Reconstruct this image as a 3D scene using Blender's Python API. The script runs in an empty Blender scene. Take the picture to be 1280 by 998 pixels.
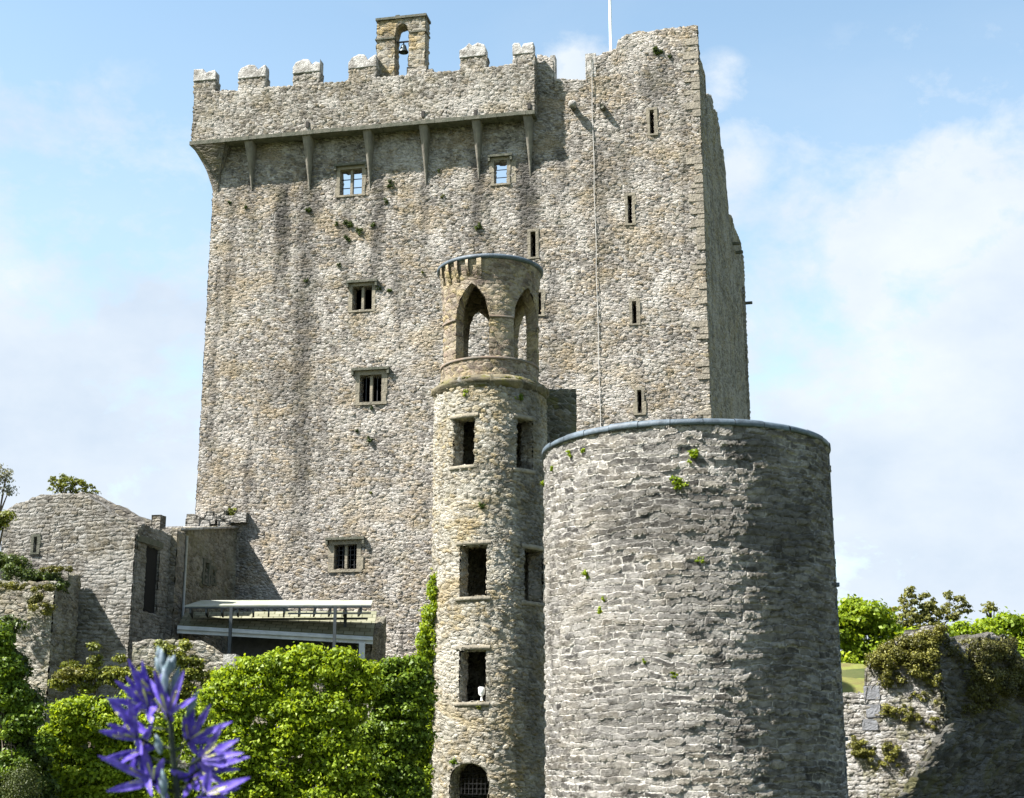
import bpy, bmesh, math, random
import numpy as np
from mathutils import Vector, Matrix

# ------------------------------------------------------------------ camera, sky, sun
R = math.radians
SC = bpy.context.scene
COL = SC.collection
TH = math.atan(452.0 / 1800.0)
FPX = 1800.0
EYE = 1.25
cam = bpy.data.cameras.new('camera'); camo = bpy.data.objects.new('camera', cam); COL.objects.link(camo)
cam.sensor_width = 36; cam.sensor_fit = 'HORIZONTAL'; cam.lens = FPX / 1280 * 36
camo.location = (0, 0, EYE); camo.rotation_euler = (R(90) + TH, 0, 0)
cam.clip_start = 0.05; cam.clip_end = 6000
cam.dof.use_dof = True; cam.dof.focus_distance = 58; cam.dof.aperture_fstop = 18
SC.camera = camo
SUN_PHI, SUN_EL = R(71.5), R(51)
to_sun = Vector((-math.sin(SUN_PHI) * math.cos(SUN_EL), -math.cos(SUN_PHI) * math.cos(SUN_EL), math.sin(SUN_EL)))
sl = bpy.data.lights.new('sun', 'SUN'); so = bpy.data.objects.new('sun', sl); COL.objects.link(so)
sl.energy = 5.0; sl.angle = R(0.53); sl.color = (1.0, 0.96, 0.905)
so.rotation_euler = to_sun.to_track_quat('Z', 'Y').to_euler(); so.location = (-40, -20, 80)
SC.view_settings.view_transform = 'Standard'; SC.view_settings.look = 'None'
SC.view_settings.gamma = 1.0; SC.view_settings.exposure = 1.75
SC.cycles.max_bounces = 6; SC.cycles.transparent_max_bounces = 6

def build_world():
    w = bpy.data.worlds.new('World'); SC.world = w; w.use_nodes = True
    nt = w.node_tree; nt.nodes.clear(); N = nt.nodes.new; L = nt.links.new
    out = N('ShaderNodeOutputWorld'); bg = N('ShaderNodeBackground'); L(bg.outputs[0], out.inputs[0])
    sky = N('ShaderNodeTexSky'); sky.sky_type = 'NISHITA'; sky.sun_disc = False
    sky.sun_elevation = SUN_EL; sky.sun_rotation = math.atan2(to_sun.x, to_sun.y) % (2 * math.pi)
    sky.air_density = 1.0; sky.dust_density = 0.6; sky.ozone_density = 1.6
    bg.inputs[1].default_value = 0.066
    tc = N('ShaderNodeTexCoord')
    def noise(scale, detail, rough, stretch, dist=0.0):
        m = N('ShaderNodeMapping'); L(tc.outputs['Generated'], m.inputs[0]); m.inputs['Scale'].default_value = stretch
        n = N('ShaderNodeTexNoise'); L(m.outputs[0], n.inputs[0]); n.inputs['Scale'].default_value = scale
        n.inputs['Detail'].default_value = detail; n.inputs['Roughness'].default_value = rough; n.inputs['Distortion'].default_value = dist
        return n.outputs[0]
    def M(op, a, b=None, c=None, clamp=False):
        m = N('ShaderNodeMath'); m.operation = op; m.use_clamp = clamp
        for i, x in enumerate((a, b, c)):
            if x is None: continue
            if isinstance(x, (int, float)): m.inputs[i].default_value = x
            else: L(x, m.inputs[i])
        return m.outputs[0]
    def blob(px, py, rad, power=1.0):                # a cloud bank round a direction of the sky
        d = Vector(ray(px, py)).normalized()
        v = N('ShaderNodeVectorMath'); v.operation = 'DISTANCE'; L(tc.outputs['Generated'], v.inputs[0]); v.inputs[1].default_value = d
        return M('MULTIPLY', M('SUBTRACT', 1.0, M('DIVIDE', v.outputs['Value'], rad), clamp=True), power)
    puffs = noise(9.0, 9, 0.62, (1, 1, 1.5), 0.3)
    wisps = noise(3.2, 8, 0.6, (1.0, 1.0, 3.2), 0.6)
    # cumulus: banks whose edges are broken by the noise
    bank = blob(1400, 560, 0.34, 1.9)
    for b in ((1000, 440, 0.13, 0.75), (1330, 390, 0.13, 1.9), (1170, 720, 0.22, 1.2), (0, 580, 0.30, 1.5), (718, 92, 0.035, 1.1),
              (960, 640, 0.14, 0.8), (160, 620, 0.18, 1.0), (925, 205, 0.05, 0.8), (-700, 500, 0.35, 1.5), (2200, 300, 0.4, 1.5), (900, 112, 0.03, 0.8)):
        bank = M('MAXIMUM', bank, blob(*b))
    detail = noise(26.0, 8, 0.65, (1, 1, 1.3), 0.2)
    cum = M('MULTIPLY', M('SUBTRACT', M('ADD', M('ADD', bank, M('MULTIPLY', puffs, 2.4)), M('MULTIPLY', detail, 0.9)), 1.84), 1.5, clamp=True)
    cum = M('MULTIPLY', cum, M('MULTIPLY', bank, 4.0, clamp=True))
    wf = M('MULTIPLY', M('SUBTRACT', wisps, 0.45), 1.5, clamp=True)
    # thin veil thickening towards the horizon
    sep = N('ShaderNodeSeparateXYZ'); L(tc.outputs['Generated'], sep.inputs[0])
    low = M('SUBTRACT', 1.0, M('DIVIDE', sep.outputs['Z'], 0.48), clamp=True)
    veil = M('ADD', M('MULTIPLY', low, 1.1), M('MULTIPLY', wf, 0.42), clamp=True)
    fac = M('MAXIMUM', M('MULTIPLY', veil, 0.62), cum, clamp=True)
    tint = N('ShaderNodeMix'); tint.data_type = 'RGBA'; tint.blend_type = 'MULTIPLY'; tint.inputs[0].default_value = 1.0
    L(sky.outputs[0], tint.inputs[6]); tint.inputs[7].default_value = (1.55, 1.5, 1.25, 1)
    mix = N('ShaderNodeMix'); mix.data_type = 'RGBA'
    L(fac, mix.inputs[0]); L(tint.outputs[2], mix.inputs[6])
    shade = N('ShaderNodeMix'); shade.data_type = 'RGBA'; L(M('MULTIPLY', M('SUBTRACT', noise(5.0, 6, 0.6, (1, 1, 1.6)), 0.3), 2.0, clamp=True), shade.inputs[0])
    shade.inputs[6].default_value = (3.05, 3.6, 4.3, 1); shade.inputs[7].default_value = (4.5, 4.75, 4.95, 1)
    L(shade.outputs[2], mix.inputs[7]); L(mix.outputs[2], bg.inputs[0])

# ------------------------------------------------------------------ helpers
CT, ST = math.cos(TH), math.sin(TH)
def ray(u, v):
    x = (u - 640) / FPX; y = (499 - v) / FPX
    return np.array((x, CT - ST * y, ST + CT * y))
def at_y(u, v, y):
    r = ray(u, v); t = y / r[1]
    return np.array((r[0] * t, y, EYE + r[2] * t))
def on_plane(u, v, P, n):
    r = ray(u, v); o = np.array((0, 0, EYE)); t = np.dot(np.asarray(P) - o, n) / np.dot(r, n)
    return o + r * t
build_world()
UZ = np.array((0, 0, 1.0))

def tag(o, label=None, cat=None, group=None, kind=None):
    if label: o['label'] = label
    if cat: o['category'] = cat
    if group: o['group'] = group
    if kind: o['kind'] = kind
    return o
def thing(name, label, cat, loc=(0, 0, 0), group=None):
    o = bpy.data.objects.new(name, None); COL.objects.link(o); o.location = loc; o.empty_display_size = 0.3
    return tag(o, label, cat, group)
ROOTLOC = {}
def link(name, me, mat, parent=None, smooth=False):
    o = bpy.data.objects.new(name, me); COL.objects.link(o)
    if mat and not me.materials: me.materials.append(mat)
    if smooth: me.polygons.foreach_set('use_smooth', [True] * len(me.polygons))
    if parent is not None:
        o.parent = parent
        w = Vector((0, 0, 0)); p = parent
        while p is not None: w += p.location; p = p.parent
        o.location = -w            # parts are modelled in world coordinates
    return o

class Sh:
    """collects grids of points with surface coordinates (metres along the wall) and joins them into one mesh"""
    def __init__(s): s.V = []; s.T = []; s.Fc = []; s.n = 0
    def add(s, V, T, F):
        V = np.asarray(V, float).reshape(-1, 3); T = np.asarray(T, float).reshape(-1, 3)
        s.V.append(V); s.T.append(T); s.Fc.append(np.asarray(F, int).reshape(-1, 4) + s.n); s.n += len(V)
    def grid(s, P, T, mask=None, flip=False):
        nu, nv = P.shape[:2]
        idx = np.arange(nu * nv).reshape(nu, nv)
        q = np.stack([idx[:-1, :-1], idx[1:, :-1], idx[1:, 1:], idx[:-1, 1:]], -1)
        q = q[mask] if mask is not None else q.reshape(-1, 4)
        if flip: q = q[:, ::-1]
        s.add(P.reshape(-1, 3), T.reshape(-1, 3), q)
    def box(s, lo, hi, ax=None, o=None, uvo=0.0):
        """box in the frame ax=(U,V,W) rows with origin o"""
        ax = np.eye(3) if ax is None else np.asarray(ax); o = np.zeros(3) if o is None else np.asarray(o)
        c = np.array([[x, y, z] for x in (lo[0], hi[0]) for y in (lo[1], hi[1]) for z in (lo[2], hi[2])], float)
        P = o + c @ ax
        for f, (a, b) in (((0, 1, 3, 2), (1, 2)), ((4, 6, 7, 5), (1, 2)), ((0, 4, 5, 1), (0, 2)), ((2, 3, 7, 6), (0, 2)), ((0, 2, 6, 4), (0, 1)), ((1, 5, 7, 3), (0, 1))):
            cc = c[list(f)]; t = np.zeros((4, 3)); t[:, 0] = cc[:, a] + uvo; t[:, 1] = cc[:, b]
            s.add(P[list(f)], t, [[0, 1, 2, 3]])
    def mesh(s, name, merge=True):
        V = np.concatenate(s.V); T = np.concatenate(s.T); F = np.concatenate(s.Fc)
        me = bpy.data.meshes.new(name)
        me.vertices.add(len(V)); me.vertices.foreach_set('co', V.ravel())
        me.loops.add(F.size); me.loops.foreach_set('vertex_index', F.ravel())
        me.polygons.add(len(F)); me.polygons.foreach_set('loop_start', np.arange(0, F.size, 4)); me.polygons.foreach_set('loop_total', np.full(len(F), 4))
        a = me.attributes.new('suv', 'FLOAT_VECTOR', 'POINT'); a.data.foreach_set('vector', T.ravel())
        me.update(calc_edges=True)
        if merge:
            bm = bmesh.new(); bm.from_mesh(me); bmesh.ops.remove_doubles(bm, verts=bm.verts, dist=0.0015)
            bmesh.ops.recalc_face_normals(bm, faces=bm.faces) if False else None
            bm.to_mesh(me); bm.free()
        return me
    def build(s, name, mat, parent=None, smooth=False, merge=True):
        return link(name, s.mesh(name, merge), mat, parent, smooth)

def lines(a, b, step, extra=()):
    pts = sorted(set([a, b] + [e for e in extra if a < e < b]))
    out = []
    for p, q in zip(pts[:-1], pts[1:]):
        n = max(1, int(round((q - p) / step)))
        out += list(np.linspace(p, q, n + 1)[:-1])
    return np.array(out + [b])

def arch_curve(kind, ua, ub, vs, vb):
    """height of the arch over u; vs spring, vb crown"""
    c = 0.5 * (ua + ub); h = 0.5 * (ub - ua)
    if kind == 'round': return lambda u: vs + (vb - vs) * math.sqrt(max(0, 1 - ((u - c) / h) ** 2))
    def f(u):                                     # pointed: two arcs
        x = min(1.0, abs(u - c) / h); k = 1.3
        return vs + (vb - vs) * math.sqrt(max(0, (1 + k) ** 2 - (x + k) ** 2)) / math.sqrt((1 + k) ** 2 - k ** 2)
    return f

def wall(s, F, u0, u1, v0, v1, du, dv, ops=(), top=None, thick=0.8, inner=True, inner_step=None, ends=True, extra_u=(), bottom=False, d0=0.0):
    """a wall with real thickness. F(u,v,d)->points for arrays; ops: (ua,ub,va,vb,kind,spring); top: polyline [(u,v)] above v1"""
    eu = list(extra_u); ev = []
    for o in ops: eu += [o[0], o[1]]; ev += [o[2], o[3]]
    tops = None
    if top is not None:
        tu = [p[0] for p in top]; tv = [p[1] for p in top]; eu += [x for x in tu]
        tops = lambda u: np.interp(u, tu, tv)
    def surf(d, step_u, step_v, flip):
        us = lines(u0, u1, step_u, eu); vs = lines(v0, v1, step_v, ev)
        U, V = np.meshgrid(us, vs, indexing='ij'); cu = 0.5 * (us[:-1] + us[1:])[:, None]; cv = 0.5 * (vs[:-1] + vs[1:])[None, :]
        m = np.ones((len(us) - 1, len(vs) - 1), bool)
        for o in ops: m &= ~((cu > o[0]) & (cu < o[1]) & (cv > o[2]) & (cv < o[3]))
        T = np.stack([U, V, np.zeros_like(U)], -1)
        s.grid(F(U, V, d), T, m, flip)
        for o in ops:
            if o[4]:
                f = arch_curve(o[4], o[0], o[1], o[5], o[3]); uu = lines(o[0], o[1], min(step_u, (o[1] - o[0]) / 14))
                n = max(3, int((o[3] - o[5]) / step_v)); k = np.linspace(0, 1, n + 1)[None, :]
                a = np.array([f(x) for x in uu])[:, None]
                UU = np.repeat(uu[:, None], n + 1, 1); VV = a + (o[3] + 0 * a - a) * k
                s.grid(F(UU, VV, d), np.stack([UU, VV, 0 * UU], -1), None, flip)
        if tops is not None:
            mx = max(tv) - v1; n = max(2, int(mx / step_v)); k = np.linspace(0, 1, n + 1)[None, :]
            a = tops(us)[:, None]; UU = np.repeat(us[:, None], n + 1, 1); VV = v1 + (a - v1) * k
            s.grid(F(UU, VV, d), np.stack([UU, VV, 0 * UU], -1), None, flip)
        return us, vs
    us, vs = surf(d0, du, dv, False)
    ist = inner_step or max(du * 4, 0.3)
    if inner: surf(d0 + thick, ist, ist, True)
    ds = np.array([0, 0.06, 0.25, 0.6, 1.0]) * thick + d0 if thick > 0.3 else np.array([0, thick]) + d0
    def strip(us_, vs_, flip):                       # a strip going into the wall along a line of (u,v)
        us_ = np.asarray(us_, float); vs_ = np.asarray(vs_, float)
        D = np.repeat(ds[None, :], len(us_), 0); UU = np.repeat(us_[:, None], len(ds), 1); VV = np.repeat(vs_[:, None], len(ds), 1)
        L = np.concatenate([[0], np.cumsum(np.hypot(np.diff(us_), np.diff(vs_)))])[:, None] + 0 * D
        hor = abs(vs_[-1] - vs_[0]) < abs(us_[-1] - us_[0])
        T = np.stack([UU if hor else UU + D, VV + (D if hor else 0), 0 * D], -1)
        s.grid(F(UU, VV, D), T, None, flip)
    tline = us if tops is None else us
    tv_ = np.full(len(us), v1) if tops is None else tops(us)
    strip(us, tv_, False)
    if bottom: strip(us, np.full(len(us), v0), True)
    if ends:
        for ue, fl in ((u0, False), (u1, True)):
            vv = lines(v0, v1 if tops is None else float(tops(ue)), dv)
            strip(np.full(len(vv), ue), vv, fl)
    for o in ops:
        vtop = o[5] if o[4] else o[3]
        vv = lines(o[2], vtop, dv * 1.5)
        strip(np.full(len(vv), o[0]), vv, True); strip(np.full(len(vv), o[1]), vv, False)
        uu = lines(o[0], o[1], du * 1.5)
        strip(uu, np.full(len(uu), o[2]), False)
        if o[4]:
            f = arch_curve(o[4], o[0], o[1], o[5], o[3]); uu = lines(o[0], o[1], (o[1] - o[0]) / 14)
            strip(uu, [f(x) for x in uu], True)
        else: strip(uu, np.full(len(uu), o[3]), True)

def flatF(P, U, Nn):
    P = np.asarray(P, float); U = np.asarray(U, float); Nn = np.asarray(Nn, float)
    def F(u, v, d):
        u, v, d = np.broadcast_arrays(np.asarray(u, float), np.asarray(v, float), np.asarray(d, float))
        r = P[None] + u[..., None] * U + (-d)[..., None] * Nn
        r = r.copy(); r[..., 2] = v
        return r
    return F
def cylF(cx, cy, r0, rf=lambda v: 1.0, lean=(0, 0)):
    def F(u, v, d):
        u, v, d = np.broadcast_arrays(np.asarray(u, float), np.asarray(v, float), np.asarray(d, float))
        a = u / r0; rr = r0 * rf(v) - d
        return np.stack([cx + lean[0] * v + rr * np.sin(a), cy + lean[1] * v - rr * np.cos(a), v], -1)
    return F

def lathe(prof, cx, cy, n=96, a0=0, a1=2 * math.pi, r0=None):
    s = Sh(); prof = np.array(prof); a = np.linspace(a0, a1, n + 1)
    A, K = np.meshgrid(a, np.arange(len(prof)), indexing='ij')
    r = prof[K, 0]; z = prof[K, 1]
    L = np.concatenate([[0], np.cumsum(np.hypot(np.diff(prof[:, 0]), np.diff(prof[:, 1])))])
    P = np.stack([cx + r * np.sin(A), cy - r * np.cos(A), z], -1)
    T = np.stack([A * (r0 or prof[0, 0]), L[K] + prof[0, 1], 0 * A], -1)
    s.grid(P, T); return s

def tube(s, pts, rads, n=8):
    pts = np.asarray(pts, float); rads = np.broadcast_to(np.asarray(rads, float), (len(pts),))
    tg = np.gradient(pts, axis=0); tg /= np.linalg.norm(tg, axis=1)[:, None] + 1e-9
    ref = np.array((0.31, 0.95, 0.05)); A = []
    for i in range(len(pts)):
        r_ = ref if abs(np.dot(tg[i], ref)) < 0.93 else np.array((1.0, 0.1, 0.2))
        x = np.cross(r_, tg[i]); x /= np.linalg.norm(x); y = np.cross(tg[i], x)
        a = np.linspace(0, 2 * math.pi, n + 1)
        A.append(pts[i] + rads[i] * (np.cos(a)[:, None] * x + np.sin(a)[:, None] * y))
    P = np.array(A); T = np.zeros_like(P); T[..., 0] = P[..., 0] + P[..., 1]; T[..., 1] = P[..., 2]
    s.grid(P, T)
    for k, fl in ((0, True), (-1, False)):            # end caps as quads round the centre
        c = pts[k]; ring = P[k][:-1]
        V = np.vstack([ring, c[None]]); F = [[i, (i + 1) % n, n, n] for i in range(n)]
        q = [[i, (i + 1) % n, (i + 2) % n, n] for i in range(0, n - 1, 2)]
        s.add(V, np.zeros_like(V), [x[::-1] if fl else x for x in q])

# ------------------------------------------------------------------ materials
class NT:
    def __init__(s, name):
        s.m = bpy.data.materials.new(name); s.m.use_nodes = True; s.t = s.m.node_tree; s.t.nodes.clear()
        s.out = s.N('ShaderNodeOutputMaterial'); s.b = s.N('ShaderNodeBsdfPrincipled'); s.L(s.b.outputs[0], s.out.inputs[0])
        s.b.inputs['Roughness'].default_value = 0.9; s.b.inputs['Specular IOR Level'].default_value = 0.2
    def N(s, k): return s.t.nodes.new(k)
    def L(s, a, b): s.t.links.new(a, b)
    def set(s, inp, x):
        if isinstance(x, (int, float)): inp.default_value = x
        elif isinstance(x, (tuple, list)): inp.default_value = tuple(x) + ((1,) if len(x) == 3 and len(inp.default_value) == 4 else ())
        else: s.L(x, inp)
    def M(s, op, a, b=None, c=None, clamp=False):
        m = s.N('ShaderNodeMath'); m.operation = op; m.use_clamp = clamp
        for i, x in enumerate((a, b, c)):
            if x is not None: s.set(m.inputs[i], x)
        return m.outputs[0]
    def attr(s, n, out='Vector'):
        a = s.N('ShaderNodeAttribute'); a.attribute_name = n; return a.outputs[out]
    def mp(s, v, scale=(1, 1, 1), loc=(0, 0, 0)):
        m = s.N('ShaderNodeMapping'); s.L(v, m.inputs[0]); m.inputs['Scale'].default_value = scale; m.inputs['Location'].default_value = loc; return m.outputs[0]
    def noise(s, v, scale, detail=4, rough=0.55, dist=0, col=False):
        n = s.N('ShaderNodeTexNoise'); s.L(v, n.inputs[0]); n.inputs['Scale'].default_value = scale
        n.inputs['Detail'].default_value = detail; n.inputs['Roughness'].default_value = rough; n.inputs['Distortion'].default_value = dist
        return n.outputs[1 if col else 0]
    def vadd(s, a, b, k):
        m = s.N('ShaderNodeVectorMath'); m.operation = 'MULTIPLY_ADD'; s.L(b, m.inputs[0]); m.inputs[1].default_value = k; s.L(a, m.inputs[2]); return m.outputs[0]
    def mix(s, f, a, b, mode='MIX'):
        m = s.N('ShaderNodeMix'); m.data_type = 'RGBA'; m.blend_type = mode
        s.set(m.inputs[0], f); s.set(m.inputs[6], a); s.set(m.inputs[7], b); return m.outputs[2]
    def ss(s, x, a, b):
        m = s.N('ShaderNodeMapRange'); m.interpolation_type = 'SMOOTHSTEP'; s.set(m.inputs[0], x); m.inputs[1].default_value = a; m.inputs[2].default_value = b; return m.outputs[0]

def stone_mat(name, sw=0.42, sh=0.2, base=(0.36, 0.335, 0.29), dark=(0.17, 0.155, 0.13), light=(0.5, 0.48, 0.44), tan=(0.40, 0.33, 0.2),
              mortar=(0.40, 0.385, 0.35), tan_amt=0.5, disp=0.05, streaks=(), streak_amt=0.5, patches=(), moss=0.0, seed=0.0, light_amt=1.0, wob=1.0, gap=0.12, pillow=0.38, alb=0.72, crack=0.9, style='rubble', round_=0.8, chip=0.55):
    """rubble brought to courses: every course is cut into stones of random width, wobbling and of uneven height"""
    t = NT(name); raw = t.attr('suv'); P = t.mp(raw, loc=(seed * 7.3, seed * 3.1, 0))
    base, dark, light, tan, mortar = [tuple(x * alb for x in q) for q in (base, dark, light, tan, mortar)]
    w1 = t.noise(t.mp(P, (1, 1.6, 1)), 0.55 / sw, 3, 0.6, col=True); w2 = t.noise(P, 1.7 / sw, 3, 0.6, col=True); w3 = t.noise(P, 0.35, 3, col=True)
    def cen(c, k, P_):
        m = t.N('ShaderNodeVectorMath'); m.operation = 'SUBTRACT'; t.L(c, m.inputs[0]); m.inputs[1].default_value = (0.5, 0.5, 0.5); return t.vadd(P_, m.outputs[0], k)
    Pd = cen(w3, (0.6, 0.5, 0), P); Pd = cen(w1, (0.5 * sw * wob, 1.5 * sh * wob, 0), Pd); Pd = cen(w2, (0.35 * sw, 0.8 * sh * wob, 0), Pd)
    sx = t.N('ShaderNodeSeparateXYZ'); t.L(Pd, sx.inputs[0])
    if style == 'course':
        v = t.M('DIVIDE', sx.outputs[1], sh); row = t.M('FLOOR', v); fv = t.M('SUBTRACT', v, row)
        ev = t.M('MINIMUM', fv, t.M('SUBTRACT', 1.0, fv))
        W = t.M('ADD', t.M('DIVIDE', sx.outputs[0], sw), t.M('MULTIPLY', row, 37.37))
        vo = t.N('ShaderNodeTexVoronoi'); vo.voronoi_dimensions = '1D'; vo.feature = 'DISTANCE_TO_EDGE'; t.L(W, vo.inputs['W']); vo.inputs['Scale'].default_value = 1; vo.inputs['Randomness'].default_value = 1
        vc = t.N('ShaderNodeTexVoronoi'); vc.voronoi_dimensions = '1D'; t.L(W, vc.inputs['W']); vc.inputs['Scale'].default_value = 1; vc.inputs['Randomness'].default_value = 1
        sp = t.N('ShaderNodeSeparateColor'); t.L(vc.outputs['Color'], sp.inputs[0]); rnd1, rnd2, rnd3 = sp.outputs
        jag = t.M('MULTIPLY', t.M('SUBTRACT', t.noise(P, 2.6 / sw, 6, 0.75), 0.5), 0.75)
        eu = t.M('ADD', t.M('MULTIPLY', vo.outputs['Distance'], sw / sh), jag); ev = t.M('ADD', ev, jag)
        edge = t.M('MULTIPLY', t.ss(eu, 0.0, gap), t.ss(ev, 0.0, gap)); pil = t.M('MULTIPLY', t.ss(eu, -0.05, pillow), t.ss(ev, -0.05, pillow))
    else:
        cb = t.N('ShaderNodeCombineXYZ'); vv = t.M('DIVIDE', sx.outputs[1], sh)
        t.L(t.M('ADD', t.M('DIVIDE', sx.outputs[0], sw), t.M('MULTIPLY', vv, 0.5)), cb.inputs[0]); t.L(vv, cb.inputs[1])
        vo = t.N('ShaderNodeTexVoronoi'); vo.voronoi_dimensions = '2D'; vo.feature = 'DISTANCE_TO_EDGE'; t.L(cb.outputs[0], vo.inputs[0]); vo.inputs['Scale'].default_value = 1; vo.inputs['Randomness'].default_value = round_
        vc = t.N('ShaderNodeTexVoronoi'); vc.voronoi_dimensions = '2D'; t.L(cb.outputs[0], vc.inputs[0]); vc.inputs['Scale'].default_value = 1; vc.inputs['Randomness'].default_value = round_
        sp = t.N('ShaderNodeSeparateColor'); t.L(vc.outputs['Color'], sp.inputs[0]); rnd1, rnd2, rnd3 = sp.outputs
        jag = t.M('MULTIPLY', t.M('SUBTRACT', t.noise(P, 3.0 / sw, 5, 0.75), 0.5), 0.35)
        body = t.M('SUBTRACT', t.M('ADD', 0.60, t.M('MULTIPLY', rnd2, 0.14)), t.M('ADD', vc.outputs['Distance'], jag))       # round-ended stones
        edge = t.M('MULTIPLY', t.ss(body, 0.0, gap), t.ss(vo.outputs['Distance'], 0.0, gap * 0.6)); pil = t.M('MULTIPLY', t.ss(body, -0.05, pillow), t.ss(vo.outputs['Distance'], 0.0, pillow * 0.5))
    grit = t.noise(P, 9, 8, 0.75); fine = t.noise(P, 32, 5, 0.75); mid = t.noise(t.mp(P, (1, 1.7, 1), (9, 4, 0)), 1.5 / sw, 9, 0.8)
    c = t.mix(t.ss(rnd1, 0.0, 0.9), dark, base)
    c = t.mix(t.M('MULTIPLY', t.ss(rnd2, 0.5, 1.0), 0.9), c, light)
    c = t.mix(t.M('MULTIPLY', t.ss(rnd3, 0.75, 0.85), tan_amt), c, tan)
    c = t.mix(t.M('MULTIPLY', t.M('SUBTRACT', 1.0, edge), 0.85), c, mortar)
    c = t.mix(t.M('MULTIPLY', t.ss(mid, 0.52, 0.68), 0.75), c, light)
    c = t.mix(t.M('MULTIPLY', t.ss(mid, 0.47, 0.33), crack), c, tuple(x * 0.55 for x in dark))
    ch = t.N('ShaderNodeTexVoronoi'); ch.voronoi_dimensions = '2D'; t.L(t.mp(Pd, (2.1 / sw, 1.7 / sh, 1)), ch.inputs[0]); ch.inputs['Scale'].default_value = 1
    cs_ = t.N('ShaderNodeSeparateColor'); t.L(ch.outputs['Color'], cs_.inputs[0])
    c = t.mix(t.M('MULTIPLY', t.ss(cs_.outputs[0], 0.55, 0.95), chip), c, tuple(x * 0.7 for x in dark)); c = t.mix(t.M('MULTIPLY', t.ss(cs_.outputs[1], 0.6, 0.95), chip), c, light)
    big = t.noise(P, 0.38, 8, 0.7, 0.4)
    c = t.mix(t.M('MULTIPLY', t.ss(big, 0.49, 0.6), 0.72 * light_amt), c, light)
    tn = t.noise(t.mp(P, (1, 1.6, 1), (31, 7, 0)), 0.45, 8, 0.72, 0.3)
    c = t.mix(t.M('MULTIPLY', t.ss(tn, 0.47, 0.64), tan_amt), c, tan)
    gd = t.noise(t.mp(P, (1, 1, 1), (3, 57, 0)), 0.9, 8, 0.75)
    c = t.mix(t.M('MULTIPLY', t.ss(gd, 0.52, 0.66), 0.6), c, dark)
    c = t.mix(t.M('MULTIPLY', t.ss(grit, 0.48, 0.66), 0.6), c, (0.035, 0.031, 0.026))
    c = t.mix(t.M('MULTIPLY', t.ss(fine, 0.55, 0.72), 0.6), c, light)
    sr = t.N('ShaderNodeSeparateXYZ'); t.L(raw, sr.inputs[0])
    stn = t.noise(t.mp(P, (1.0, 0.07, 1)), 1.5, 5, 0.65); brk = t.noise(P, 1.5, 8, 0.75)
    stain_shade = t.M('MULTIPLY', t.M('MULTIPLY', t.ss(stn, 0.52, 0.68), t.ss(brk, 0.35, 0.6)), streak_amt)
    wv = t.M('MULTIPLY', t.M('SUBTRACT', t.noise(t.mp(P, (1, .5, 1)), 0.5, 3), 0.5), 1.0)
    for (u0, w, va, vb, k) in streaks:
        g = t.ss(t.M('ABSOLUTE', t.M('SUBTRACT', t.M('ADD', sr.outputs[0], wv), u0)), w, w * 0.2)
        h = t.M('MULTIPLY', t.ss(sr.outputs[1], va - 3.0, va + 2), t.ss(sr.outputs[1], vb + 0.8, vb - 0.3))
        stain_shade = t.M('MAXIMUM', stain_shade, t.M('MULTIPLY', t.M('MULTIPLY', g, h), t.M('MULTIPLY', t.ss(brk, 0.24, 0.52), k)))
    for (u0, v0, ru, rv, k) in patches:
        du_ = t.M('DIVIDE', t.M('SUBTRACT', sr.outputs[0], u0), ru); dv_ = t.M('DIVIDE', t.M('SUBTRACT', sr.outputs[1], v0), rv)
        d = t.M('SQRT', t.M('ADD', t.M('MULTIPLY', du_, du_), t.M('MULTIPLY', dv_, dv_)))
        g = t.ss(t.M('ADD', d, t.M('MULTIPLY', t.M('SUBTRACT', brk, 0.5), 3.2)), 1.35, 0.35)
        stain_shade = t.M('MAXIMUM', stain_shade, t.M('MULTIPLY', g, k))
    c = t.mix(stain_shade, c, t.mix(t.ss(mid, 0.42, 0.62), (0.03, 0.028, 0.025), (0.085, 0.08, 0.073)))
    if moss:
        ms = t.noise(t.mp(P, (1, 1, 1), (77, 13, 0)), 0.8, 8, 0.75)
        c = t.mix(t.M('MULTIPLY', t.ss(ms, 0.5, 0.6), moss), c, t.mix(grit, (0.04, 0.045, 0.01), (0.17, 0.155, 0.04)))
    t.L(c, t.b.inputs['Base Color'])
    h = t.M('MULTIPLY', pil, t.M('ADD', t.M('MULTIPLY', rnd3, 0.9), 0.55))
    h = t.M('ADD', h, t.M('MULTIPLY', mid, 1.3)); h = t.M('ADD', h, t.M('MULTIPLY', grit, 0.9)); h = t.M('ADD', h, t.M('MULTIPLY', fine, 0.45)); h = t.M('ADD', h, t.M('MULTIPLY', big, 0.9))
    dn = t.N('ShaderNodeDisplacement'); t.L(h, dn.inputs['Height']); dn.inputs['Midlevel'].default_value = 2.0; dn.inputs['Scale'].default_value = disp
    t.L(dn.outputs[0], t.out.inputs['Displacement']); t.m.displacement_method = 'BOTH'
    return t.m

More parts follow.
